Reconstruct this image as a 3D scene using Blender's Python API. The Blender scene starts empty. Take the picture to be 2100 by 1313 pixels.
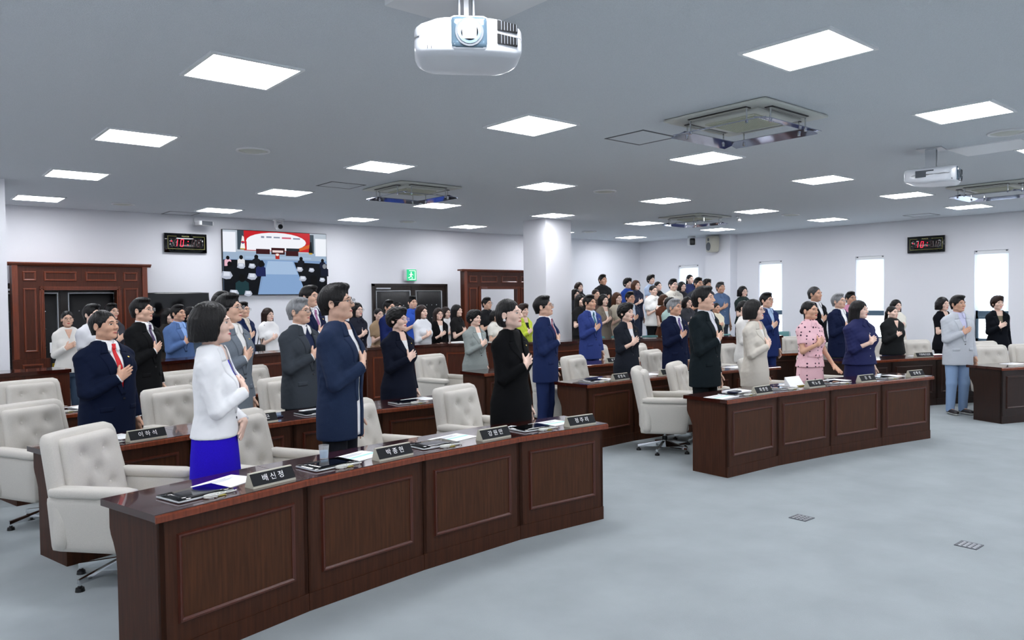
import bpy, math
import numpy as np
from math import pi, sin, cos, radians

SC = bpy.context.scene
COL = SC.collection
# ---------------------------------------------------------------- camera, world, exposure
from mathutils import Matrix, Vector
HC = 1.73                      # eye height
CE = 3.26                      # ceiling height
cam = bpy.data.cameras.new('camera'); cam_o = bpy.data.objects.new('camera', cam); COL.objects.link(cam_o); SC.camera = cam_o
cam.sensor_width = 36; cam.lens = 1564.07*36/2100; cam.clip_end = 80
_f = Vector((.64690642, .76206958, -.0276053)); _r = Vector((.76209852, -.64735517, -.01171009)); _u = Vector((.02679433, .01346263, .99955031))
cam_o.matrix_world = Matrix(((_r.x, _u.x, -_f.x, 0), (_r.y, _u.y, -_f.y, 0), (_r.z, _u.z, -_f.z, HC), (0, 0, 0, 1)))
W = bpy.data.worlds.new('sky'); SC.world = W; W.use_nodes = True
W.node_tree.nodes['Background'].inputs[0].default_value = (.86, .93, 1.0, 1)
W.node_tree.nodes['Background'].inputs[1].default_value = 6.0
SC.view_settings.view_transform = 'Standard'; SC.view_settings.look = 'None'; SC.view_settings.gamma = 1.0
SC.view_settings.exposure = 0.0; SC.view_settings.use_curve_mapping = False
PANEL_L = 27.5                 # radiance of the ceiling panels
SC.cycles.max_bounces = 5; SC.cycles.diffuse_bounces = 4; SC.cycles.glossy_bounces = 3; SC.cycles.transparent_max_bounces = 6
SC.cycles.sample_clamp_indirect = 6; SC.cycles.adaptive_threshold = .02
# ---------------------------------------------------------------- helpers
def srgb(c):
    if isinstance(c, str):
        c = c.lstrip('#'); c = [int(c[i:i+2], 16)/255 for i in (0, 2, 4)]
    return [x/12.92 if x <= .04045 else ((x+.055)/1.055)**2.4 for x in c]+[1]
_mats = {}
def mat(name, color='#888888', rough=.5, metal=0.0, spec=.5, emit=None, es=0.0, alpha=1.0, trans=0.0, bump=None, var=None, coat=0.0, sheen=0.0):
    """procedural principled material; bump=(scale,strength,[stretch]), var=(scale,amount,[stretch]) mottles the colour"""
    if name in _mats: return _mats[name]
    m = bpy.data.materials.new(name); m.use_nodes = True; nt = m.node_tree; b = nt.nodes['Principled BSDF']
    c = srgb(color)
    b.inputs['Base Color'].default_value = c; b.inputs['Roughness'].default_value = rough; b.inputs['Metallic'].default_value = metal
    b.inputs['Specular IOR Level'].default_value = spec; b.inputs['Alpha'].default_value = alpha; b.inputs['Transmission Weight'].default_value = trans
    b.inputs['Coat Weight'].default_value = coat; b.inputs['Sheen Weight'].default_value = sheen
    if emit: b.inputs['Emission Color'].default_value = srgb(emit); b.inputs['Emission Strength'].default_value = es
    def coords(st):
        tc = nt.nodes.new('ShaderNodeTexCoord'); mp = nt.nodes.new('ShaderNodeMapping'); mp.inputs['Scale'].default_value = st
        nt.links.new(tc.outputs['Object'], mp.inputs['Vector']); return mp.outputs['Vector']
    if bump:
        n = nt.nodes.new('ShaderNodeTexNoise'); n.inputs['Scale'].default_value = bump[0]; n.inputs['Detail'].default_value = 3
        nt.links.new(coords(bump[2] if len(bump) > 2 else (1, 1, 1)), n.inputs['Vector'])
        bp = nt.nodes.new('ShaderNodeBump'); bp.inputs['Strength'].default_value = bump[1]; bp.inputs['Distance'].default_value = .01
        nt.links.new(n.outputs['Fac'], bp.inputs['Height']); nt.links.new(bp.outputs['Normal'], b.inputs['Normal'])
    if var:
        n = nt.nodes.new('ShaderNodeTexNoise'); n.inputs['Scale'].default_value = var[0]; n.inputs['Detail'].default_value = 4
        nt.links.new(coords(var[2] if len(var) > 2 else (1, 1, 1)), n.inputs['Vector'])
        r = nt.nodes.new('ShaderNodeValToRGB'); a = var[1]
        r.color_ramp.elements[0].position = .3; r.color_ramp.elements[1].position = .7
        r.color_ramp.elements[0].color = [max(0, x*(1-a)) for x in c[:3]]+[1]; r.color_ramp.elements[1].color = [min(1, x*(1+a)) for x in c[:3]]+[1]
        nt.links.new(n.outputs['Fac'], r.inputs['Fac']); nt.links.new(r.outputs['Color'], b.inputs['Base Color'])
    _mats[name] = m
    return m

def tag(o, label=None, cat=None, group=None, kind=None):
    if label: o['label'] = label
    if cat: o['category'] = cat
    if group: o['group'] = group
    if kind: o['kind'] = kind
    return o
def empty(name, loc=(0, 0, 0), rz=0.0, parent=None):
    o = bpy.data.objects.new(name, None); COL.objects.link(o); o.location = loc; o.rotation_euler = (0, 0, rz); o.parent = parent
    o.empty_display_size = .1
    return o
def mkmesh(name, v, q, mats, mi=None, smooth=True):
    v = np.ascontiguousarray(v, 'f4'); me = bpy.data.meshes.new(name)
    me.vertices.add(len(v)); me.vertices.foreach_set('co', v.ravel())
    q = np.ascontiguousarray(q, 'i4'); k = q.shape[1]
    me.loops.add(q.size); me.loops.foreach_set('vertex_index', q.ravel())
    me.polygons.add(len(q)); me.polygons.foreach_set('loop_start', np.arange(0, q.size, k, dtype='i4'))
    if smooth: me.polygons.foreach_set('use_smooth', np.ones(len(q), bool))
    for m in (mats if isinstance(mats, (list, tuple)) else [mats]): me.materials.append(m)
    if mi is not None: me.polygons.foreach_set('material_index', np.ascontiguousarray(mi, 'i4'))
    me.update(calc_edges=True)
    return me
def link(name, me, parent=None, loc=None, rot=None):
    o = bpy.data.objects.new(name, me); COL.objects.link(o); o.parent = parent
    if loc is not None: o.location = loc
    if rot is not None: o.rotation_euler = rot
    return o
def qobj(name, v, q, mats, parent=None, mi=None, smooth=True):
    return link(name, mkmesh(name, v, q, mats, mi, smooth), parent)
# ---------------------------------------------------------------- people
# Figures are grown as one smooth closed surface from a distance field (surface nets), then bent per person.
def axis(*segs):
    out = []
    for a, b, st in segs:
        n = max(1, int(round((b-a)/st)))
        out.append(np.linspace(a, b, n, endpoint=False))
    out.append(np.array([segs[-1][1]]))
    return np.concatenate(out).astype('f4')

class Field:
    def __init__(s, xs, ys, zs):
        s.x, s.y, s.z = xs, ys, zs
        s.F = np.full((len(xs), len(ys), len(zs)), 9.0, 'f4')
    def sub(s, lo, hi):
        r = []
        for ax, a, b in zip((s.x, s.y, s.z), lo, hi):
            i = max(0, int(np.searchsorted(ax, a))-1); j = min(len(ax), int(np.searchsorted(ax, b))+1)
            r.append(slice(i, max(j, i+1)))
        return tuple(r)
    def put(s, fn, lo, hi, k=0.0, op='u', m=0.03):
        m = m+k
        sl = s.sub([a-m for a in lo], [b+m for b in hi])
        X = s.x[sl[0], None, None]; Y = s.y[None, sl[1], None]; Z = s.z[None, None, sl[2]]
        d = fn(X, Y, Z).astype('f4'); f = s.F[sl]
        if op == 's': d = -d; f = -f
        elif op == 'i': d = -d; f = -f
        if op == 's':      # f := max(f, -d)
            r = np.minimum(f, -d)
            if k > 0: h = np.maximum(k-np.abs(f+d), 0)/k; r = r-h*h*k*0.25
            s.F[sl] = -r
        elif op == 'i':
            s.F[sl] = -np.minimum(f, d)
        else:
            r = np.minimum(f, d)
            if k > 0: h = np.maximum(k-np.abs(f-d), 0)/k; r = r-h*h*k*0.25
            s.F[sl] = r
    def cap(s, a, b, ra, rb, k=0.0, op='u', sq=None):
        a = np.array(a, 'f4'); b = np.array(b, 'f4'); ab = b-a; L = float(ab@ab)+1e-9
        R = max(ra, rb)
        def fn(X, Y, Z):
            px, py, pz = X-a[0], Y-a[1], Z-a[2]
            t = np.clip((px*ab[0]+py*ab[1]+pz*ab[2])/L, 0, 1)
            return np.sqrt((px-t*ab[0])**2+(py-t*ab[1])**2+(pz-t*ab[2])**2)-(ra+(rb-ra)*t)
        s.put(fn, np.minimum(a, b)-R, np.maximum(a, b)+R, k, op)
    def ell(s, c, r, k=0.0, op='u'):
        def fn(X, Y, Z):
            u = (X-c[0])/r[0]; v = (Y-c[1])/r[1]; w = (Z-c[2])/r[2]
            k0 = np.sqrt(u*u+v*v+w*w); k1 = np.sqrt((u/r[0])**2+(v/r[1])**2+(w/r[2])**2)+1e-6
            return k0*(k0-1)/k1
        s.put(fn, np.array(c)-r, np.array(c)+r, k, op)
    def loft(s, prof, k=0.0, pw=2.3, grow=0.0, caps=(True, True), z0=None, z1=None):
        P = np.array(prof, 'f4')
        zl = P[0, 0] if z0 is None else z0; zh = P[-1, 0] if z1 is None else z1
        def fn(X, Y, Z):
            a = np.interp(Z, P[:, 0], P[:, 1])+grow; b = np.interp(Z, P[:, 0], P[:, 2])+grow
            cy = np.interp(Z, P[:, 0], P[:, 3]); cx = np.interp(Z, P[:, 0], P[:, 4]) if P.shape[1] > 4 else 0.0
            q = (np.abs((X-cx)/a)**pw+np.abs((Y-cy)/b)**pw)**(1/pw)
            d = (q-1)*np.minimum(a, b)
            return np.maximum(d, np.maximum(zl-Z, Z-zh))
        am = P[:, 1].max()+grow; bm = P[:, 2].max()+grow
        cxm = np.abs(P[:, 4]).max() if P.shape[1] > 4 else 0
        s.put(fn, (-am-cxm, -bm-.1, zl), (am+cxm, bm+.1, zh), k)
    def front(s):
        F = s.F; ins = F < 0
        any_ = ins.any(1); j = np.argmax(ins, 1); j = np.clip(j, 1, None)
        I, K = np.meshgrid(range(F.shape[0]), range(F.shape[2]), indexing='ij')
        f1 = F[I, j, K]; f0 = F[I, j-1, K]; t = np.clip(f0/(f0-f1+1e-9), 0, 1)
        Y = s.y[j-1]+t*(s.y[j]-s.y[j-1]); Y = np.where(any_, Y, 0.0)
        xs, zs = s.x, s.z
        def ys(x, z):
            x = np.asarray(x, float); z = np.asarray(z, float)
            i = np.clip(np.searchsorted(xs, x)-1, 0, len(xs)-2); k = np.clip(np.searchsorted(zs, z)-1, 0, len(zs)-2)
            u = np.clip((x-xs[i])/(xs[i+1]-xs[i]), 0, 1); w = np.clip((z-zs[k])/(zs[k+1]-zs[k]), 0, 1)
            return (Y[i, k]*(1-u)+Y[i+1, k]*u)*(1-w)+(Y[i, k+1]*(1-u)+Y[i+1, k+1]*u)*w
        return ys
    def mesh(s):
        F = s.F; ins = F < 0
        c = np.zeros(tuple(n-1 for n in F.shape), 'i1'); sh = c.shape
        offs = [(a, b, d) for a in (0, 1) for b in (0, 1) for d in (0, 1)]
        for a, b, d in offs: c += ins[a:a+sh[0], b:b+sh[1], d:d+sh[2]]
        act = (c > 0) & (c < 8)
        I = np.argwhere(act); n = len(I)
        V = np.stack([F[I[:, 0]+a, I[:, 1]+b, I[:, 2]+d] for a, b, d in offs], 1)
        P = [np.stack([s.x[I[:, 0]+a], s.y[I[:, 1]+b], s.z[I[:, 2]+d]], 1) for a, b, d in offs]
        acc = np.zeros((n, 3)); cnt = np.zeros(n)
        for e, (a, b, d) in enumerate(offs):
            for g, (a2, b2, d2) in enumerate(offs):
                if g > e and (a2-a)+(b2-b)+(d2-d) == 1 and a2 >= a and b2 >= b and d2 >= d:
                    m = (V[:, e] < 0) != (V[:, g] < 0)
                    t = np.where(m, V[:, e]/(V[:, e]-V[:, g]+1e-12), 0)[:, None]
                    acc += np.where(m[:, None], P[e]+t*(P[g]-P[e]), 0); cnt += m
        verts = acc/cnt[:, None]
        vid = np.full(sh, -1, 'i4'); vid[act] = np.arange(n)
        quads = []
        for ax in range(3):
            sl0 = [slice(None)]*3; sl1 = [slice(None)]*3
            sl0[ax] = slice(0, -1); sl1[ax] = slice(1, None)
            A = ins[tuple(sl0)]; B = ins[tuple(sl1)]
            E = np.argwhere(A != B)
            o = [q for q in range(3) if q != ax]
            ok = (E[:, o[0]] > 0) & (E[:, o[0]] < sh[o[0]]) & (E[:, o[1]] > 0) & (E[:, o[1]] < sh[o[1]])
            E = E[ok]; flip = A[tuple(E.T)]
            def at(du, dv):
                q = E.copy(); q[:, o[0]] += du; q[:, o[1]] += dv
                return vid[tuple(q.T)]
            Q = np.stack([at(-1, -1), at(0, -1), at(0, 0), at(-1, 0)], 1)
            if ax == 1: flip = ~flip
            Q = np.where(flip[:, None], Q, Q[:, ::-1])
            quads.append(Q)
        Q = np.concatenate(quads); Q = Q[(Q >= 0).all(1)]
        return verts, Q

def unit(v):
    v = np.array(v, float); return v/np.linalg.norm(v)

TORSO = {
 'm': [(.72,.185,.128,.005),(.92,.182,.13,.004),(1.05,.168,.122,.0),(1.18,.18,.128,-.004),(1.28,.188,.126,-.002),(1.36,.175,.108,.006),(1.42,.125,.085,.012),(1.455,.078,.07,.014),(1.485,.064,.064,.014)],
 'f': [(.72,.19,.135,.008),(.90,.186,.135,.008),(1.07,.142,.108,.0),(1.17,.15,.112,-.004),(1.27,.166,.114,-.002),(1.36,.158,.096,.006),(1.42,.112,.078,.012),(1.455,.072,.064,.014),(1.485,.058,.058,.014)]}
SHW = {'m': .166, 'f': .146}

def torso(f, sex, grow=0.0, z0=None, z1=None, bust=True):
    f.loft(TORSO[sex], 0, 2.25, grow, z0=z0, z1=z1)
    w = SHW[sex]
    for sg in (-1, 1):
        f.cap((sg*.03, .014, 1.432), (sg*w, .012, 1.372 if sex == 'f' else 1.384), .042+grow, .046+grow, .05)
        if sex == 'f' and bust: f.ell((sg*.072, -.085, 1.235), (.068+grow, .058+grow, .066+grow), .04)
        if sex == 'm': f.ell((sg*.08, -.075, 1.285), (.08+grow, .05+grow, .07+grow), .04)

def arm_pts(sex, ys, lpose):
    w = SHW[sex]
    W = np.array([-.062, 0, 1.205]); W[1] = float(ys(W[0], W[2]))-.052
    El = np.array([-w-.05, -.058, 1.105])
    R = [np.array([-w-.004, .012, 1.358]), El, W]
    if lpose == 'belly':
        Lw = np.array([.12, 0, 1.0]); Lw[1] = float(ys(.12, 1.0))-.055
        L = [np.array([w+.004, .012, 1.358]), np.array([w+.06, .0, 1.10]), Lw]
    elif lpose == 'desk':
        L = [np.array([w+.004, .012, 1.358]), np.array([w+.075, -.03, 1.10]), np.array([w+.075, -.2, .92])]
    else:
        L = [np.array([w+.004, .012, 1.358]), np.array([w+.046, .035, 1.095]), np.array([w+.066, -.02, .855])]
    return R, L

def hand(f, W, d, p, nrm, ysf=None, sp=1.0, curl=.25, thumb=True):
    d = unit(d); p = unit(np.array(p)-d*(np.array(p)@d)); nrm = unit(nrm)
    W = np.array(W, float); lens = (.070, .078, .072, .056); off = (.029, .010, -.009, -.027)
    def fix(q, h):
        if ysf is not None: q = q.copy(); q[1] = float(ysf(q[0], q[2]))-h
        return q
    for i in range(4):
        K = fix(W+d*(.090-.004*abs(i-1))+p*off[i], .024)
        f.cap(W+p*off[i]*.55, K, .019, .0125, .012)
        di = unit(d+p*off[i]*5*sp)
        M = fix(K+di*lens[i]*.52-nrm*(0 if ysf is not None else -curl*.02), .021)
        T = fix(M+di*lens[i]*.5+nrm*(0 if ysf is not None else -curl*.06), .012)
        if ysf is None: M = M+nrm*.0; T = T
        f.cap(K, M, .0105, .0092, .004); f.cap(M, T, .0092, .0075, .004)
    if thumb:
        t0 = W+d*.022+p*.02; t1 = t0+unit(d*.65+p*.75)*.045; t2 = t1+unit(d*.85+p*.45)*.034
        if ysf is not None: t1 = fix(t1, .026); t2 = fix(t2, .018)
        f.cap(t0, t1, .016, .0115, .012); f.cap(t1, t2, .0112, .0085, .004)

def head(f, sex):
    j = 1.0 if sex == 'm' else .89
    f.cap((0, .026, 1.40), (0, .020, 1.545), .054*j, .048*j, .02)
    f.ell((0, .014, 1.628), (.0755, .092, .088), .0)
    f.ell((0, -.026, 1.574), (.063*j, .066, .080), .03)
    f.ell((0, -.058, 1.515), (.034*j, .034, .026), .03)
    for sg in (-1, 1):
        f.ell((sg*.042, -.058, 1.575), (.024, .026, .026), .022)      # cheek
        f.ell((sg*.045, -.004, 1.532), (.019*j, .032, .017), .025)         # jaw
        f.ell((sg*.031, -.094, 1.604), (.017, .011, .0095), .012, 's')  # socket
        f.ell((sg*.077, .016, 1.59), (.0085, .019, .031), .006)       # ear
        f.ell((sg*.083, .012, 1.592), (.0045, .011, .02), .004, 's')
    f.cap((-.04, -.083, 1.624), (.04, -.083, 1.624), .010, .010, .02)  # brow
    f.cap((0, -.092, 1.612), (0, -.109, 1.574), .0075, .0115, .012)    # nose
    for sg in (-1, 1): f.ell((sg*.0125, -.1, 1.569), (.0085, .010, .0075), .006)
    f.ell((0, -.0895, 1.54), (.022, .009, .0052), .006)                # lips
    f.ell((0, -.0875, 1.531), (.019, .009, .0055), .006)
    f.ell((0, -.082, 1.506), (.017, .014, .013), .014)                 # chin

_cache = {}
def body_tpl(sex, lod, lpose='hang'):
    key = ('body', sex, lod, lpose)
    if key in _cache: return _cache[key]
    q = 1.0 if lod == 0 else 1.55
    lx = (.10, .33) if lpose == 'hang' else (.03, .33)
    xs = axis((-.36, -.12, .016), (-.12, .135, .005*q), (.135, .20, .014 if lpose == 'hang' else .008), (.20, .31, .0075*q), (.31, .36, .016))
    ys = axis((-.36, -.25, .014 if lpose == 'hang' else .008), (-.25, .10, .0056*q), (.10, .19, .015))
    if lpose == 'hang': zs = axis((.02, .62, .035), (.62, .86, .009*q), (.86, 1.15, .025), (1.15, 1.335, .0056*q), (1.335, 1.46, .014), (1.46, 1.735, .005*q))
    else: zs = axis((.02, .70, .035), (.70, 1.03, .009), (1.03, 1.15, .02), (1.15, 1.335, .0056*q), (1.335, 1.46, .014), (1.46, 1.735, .005*q))
    f = Field(xs, ys, zs)
    t = Field(xs, ys, zs); torso(t, sex, .012); yj = t.front()
    torso(f, sex, -.03, z0=.80, bust=False)
    f.ell((0, .01, .86), (.12, .085, .09), .04)
    for sg in (-1, 1):
        f.cap((sg*.085, .01, .80), (sg*.09, .0, .46), .068, .05, .03); f.cap((sg*.09, .0, .46), (sg*.09, .03, .09), .05, .033, .02)
        f.cap((sg*.09, .05, .06), (sg*.105, -.10, .045), .035, .03, .02)
    R, L = arm_pts(sex, yj, lpose)
    g = .9 if sex == 'f' else 1
    for A in (R, L):
        f.cap(A[0], A[1], .046*g, .037*g, .03); f.cap(A[1], A[2], .038*g, .026*g, .02)
    d = unit(np.array([.10, 0, 1.275])-np.array([R[2][0], 0, R[2][2]]))
    hand(f, R[2], d, (-.5, 0, .85), (0, -1, 0), yj, .45)
    if lpose == 'belly': hand(f, L[2], (-.80, 0, -.55), (-.5, 0, .8), (0, -1, 0), yj, .5)
    elif lpose == 'desk': hand(f, L[2], (0, -.75, -.5), (-1, 0, 0), (0, -.3, .9), None, 1.3, .0)
    else: hand(f, L[2], (.0, -.14, -1), (-.15, -1, .1), (1, 0, 0), None, .6, .5)
    head(f, sex)
    v, q4 = f.mesh()
    hx = axis((-.07, .07, .004)); hf = Field(hx, axis((-.14, -.03, .004)), axis((1.48, 1.68, .004))); head(hf, sex)
    _cache[key] = dict(v=v, q=q4, face=hf.front(), R=R, L=L, yj=yj)
    return _cache[key]

def grid_patch(A, B, n, m, ys, off, thick=.003):
    """patch between polylines A and B (lists of (x,z)), laid on the front surface ys, with a closed rim"""
    A = np.array(A, float); B = np.array(B, float)
    def res(P):
        s = np.r_[0, np.cumsum(np.hypot(*np.diff(P, axis=0).T))]; u = np.linspace(0, s[-1], n)
        return np.stack([np.interp(u, s, P[:, 0]), np.interp(u, s, P[:, 1])], 1)
    A = res(A); B = res(B); t = np.linspace(0, 1, m)[None, :, None]
    P = A[:, None]*(1-t)+B[:, None]*t
    y = ys(P[..., 0], P[..., 1])+off
    v = np.stack([P[..., 0], y, P[..., 1]], -1).reshape(-1, 3)
    back = v.copy(); back[:, 1] += thick
    N = n*m; i = np.arange(N).reshape(n, m)
    q = np.stack([i[:-1, :-1], i[1:, :-1], i[1:, 1:], i[:-1, 1:]], -1).reshape(-1, 4)
    ring = np.r_[i[0, :], i[1:, -1], i[-1, -2::-1], i[-2:0:-1, 0]]
    nx = np.roll(ring, -1); rim = np.stack([ring, nx, nx+N, ring+N], 1)
    return np.concatenate([v, back]), np.concatenate([q, rim])

def join(*ms):
    V = []; Q = []; o = 0
    for v, q in ms: V.append(v); Q.append(np.asarray(q)+o); o += len(v)
    return np.concatenate(V), np.concatenate(Q)

def wrinkle(f, amp):
    X = f.x[:, None, None]; Y = f.y[None, :, None]; Z = f.z[None, None, :]
    w = np.clip((np.abs(X)-.12)/.06, 0, 1)*np.clip((Z-.9)/.12, .25, 1)*.85+.12
    f.F += amp*w*(np.sin(75*Z+22*X+9*np.sin(17*Y+11*X))*np.sin(31*X-37*Y+14*Z)+.5*np.sin(130*Z-60*X+40*Y))

def poly2(P, X, Z):
    P = np.array(P, float); d = np.full(np.broadcast(X, Z).shape, 9.0); ins = np.zeros(d.shape, bool)
    for i in range(len(P)):
        a, b = P[i], P[(i+1) % len(P)]; e = b-a
        wx, wz = X-a[0], Z-a[1]; t = np.clip((wx*e[0]+wz*e[1])/(e@e), 0, 1)
        d = np.minimum(d, np.hypot(wx-t*e[0], wz-t*e[1]))
        c = (a[1] <= Z) != (b[1] <= Z)
        with np.errstate(divide='ignore', invalid='ignore'):
            xi = a[0]+(Z-a[1])*e[0]/(e[1] if e[1] else 1e-9)
        ins ^= c & (X < xi)
    return np.where(ins, -d, d)

VEE = {'deep': (1.07, .066), 'mid': (1.20, .058), 'high': (1.34, .05), 'open': (.5, .060)}
def top_tpl(sex, lod, sleeve, hem, vee, lpose, loose):
    """upper garment: jacket, shirt, blouse.  sleeve long/short/three/none, hem height, vee opening or None"""
    key = ('top', sex, lod, sleeve, hem, vee, lpose, loose)
    if key in _cache: return _cache[key]
    st = .0095 if lod == 0 else .0155
    f = Field(axis((-.38, .38, st)), axis((-.34 if lpose != 'hang' else -.27, .21, st)), axis((hem-.04, 1.52, st)))
    g = .012+loose
    torso(f, sex, g, z0=hem, z1=1.464 if vee else 1.462)
    if vee is None: f.put(lambda X, Y, Z: np.sqrt((X)**2+(Y-.012)**2)-.050+0*Z, (-.06, -.05, 1.44), (.06, .07, 1.52), .0, 's')
    ys = f.front()
    b = body_tpl(sex, lod, lpose)
    if vee:
        zb, xw = VEE[vee]
        if vee == 'open': P = [(-.07, 1.52), (.07, 1.52), (.06, 1.44), (.035, 1.2), (.03, .5), (-.03, .5), (-.035, 1.2), (-.06, 1.44)]
        else: P = [(-.066, 1.52), (.066, 1.52), (xw, 1.44), (0, zb), (-xw, 1.44)]
        X = f.x[:, None]; Z = f.z[None, :]
        p2 = poly2(P, X, Z)[:, None, :]; Yc = f.y[None, :, None]
        cut = np.maximum(np.maximum(p2, -(f.F+.017)), Yc-.03)
        f.F = np.maximum(f.F, -cut).astype('f4')
        f.put(lambda X, Y, Z: np.sqrt(X**2+(Y-.012)**2)-.058+0*Z, (-.06, -.05, 1.44), (.06, .08, 1.52), .0, 's')
    R, L = b['R'], b['L']; sc = (.92 if sex == 'f' else 1.0)
    for A in (R, L):
        a0, a1, a2 = A
        if sleeve == 'none': continue
        if sleeve == 'short':
            e = a0+(a1-a0)*.62; f.cap(a0, e, (.057+loose)*sc, (.055+loose)*sc, .03)
        else:
            e = a2 if sleeve == 'long' else a1+(a2-a1)*.45
            f.cap(a0, a1, (.058+loose)*sc, (.049+loose*.7)*sc, .03)
            f.cap(a1, e, (.049+loose*.7)*sc, (.039+loose*.5)*sc, .015)
    wrinkle(f, .0020 if loose < .02 else .003)
    keep = Field(f.x, f.y, f.z); torso(keep, sex, g-.004, z0=hem, z1=1.47)
    # trim the rounded sleeve ends flat
    for A in (R, L):
        a0, a1, a2 = A
        if sleeve == 'none': continue
        s0, e = (a0, a0+(a1-a0)*.62) if sleeve == 'short' else (a1, a2 if sleeve == 'long' else a1+(a2-a1)*.45)
        dd = unit(e-s0); c = e+dd*.045; r = .078
        def fn(X, Y, Z, e=e, dd=dd):
            px, py, pz = X-e[0], Y-e[1], Z-e[2]; t = px*dd[0]+py*dd[1]+pz*dd[2]
            rr = np.sqrt(np.maximum(px*px+py*py+pz*pz-t*t, 0))
            return np.maximum(np.maximum(-t+.004, rr-.062), t-.09)
        lo, hi = np.minimum(e, c+dd*.05)-r, np.maximum(e, c+dd*.05)+r
        sl = f.sub(lo, hi)
        X = f.x[sl[0], None, None]; Y = f.y[None, sl[1], None]; Z = f.z[None, None, sl[2]]
        cut = np.maximum(fn(X, Y, Z), -keep.F[sl])
        f.F[sl] = np.maximum(f.F[sl], -cut)
    v, q = f.mesh()
    _cache[key] = dict(v=v, q=q, ys=ys, g=g, hem=hem)
    return _cache[key]

def low_tpl(kind, sex, lod):
    key = ('low', kind, sex, lod)
    if key in _cache: return _cache[key]
    st = .014 if lod == 0 else .022
    T = TORSO[sex]; ga = .006
    f = Field(axis((-.28, .28, st)), axis((-.22, .22, st)), axis((.02, 1.10, st*1.3)))
    if kind == 'trousers':
        f.loft([(.78, T[1][1]-.004, T[1][2]-.006, .006), (.92, T[1][1], T[1][2], .006), (1.06, T[2][1]+.002, T[2][2], .0)], 0, 2.2)
        for sg in (-1, 1):
            f.cap((sg*.088, .008, .84), (sg*.092, .0, .46), .092, .07, .03); f.cap((sg*.092, .0, .46), (sg*.093, .03, .07), .07, .056, .02)
        wrinkle(f, .003)
    else:
        f.loft([(.42, .205, .165, .006), (.60, .205, .16, .006), (.80, .198, .147, .008), (.92, .188, .137, .008), (1.06, .15, .113, .0)], 0, 2.1)
        wrinkle(f, .002)
    _cache[key] = dict(zip('vq', f.mesh()))
    return _cache[key]

def shoe_tpl(sg):
    key = ('shoe', sg)
    if key in _cache: return _cache[key]
    f = Field(axis((sg*.1-.07, sg*.1+.07, .011)), axis((-.21, .11, .011)), axis((-.02, .13, .011)))
    f.cap((sg*.092, .045, .042), (sg*.11, -.135, .036), .043, .038, 0); f.cap((sg*.092, .035, .07), (sg*.092, .03, .10), .045, .04, .02)
    f.F = np.maximum(f.F, (.003-f.z)[None, None, :])
    _cache[key] = dict(zip('vq', f.mesh()))
    return _cache[key]

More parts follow.
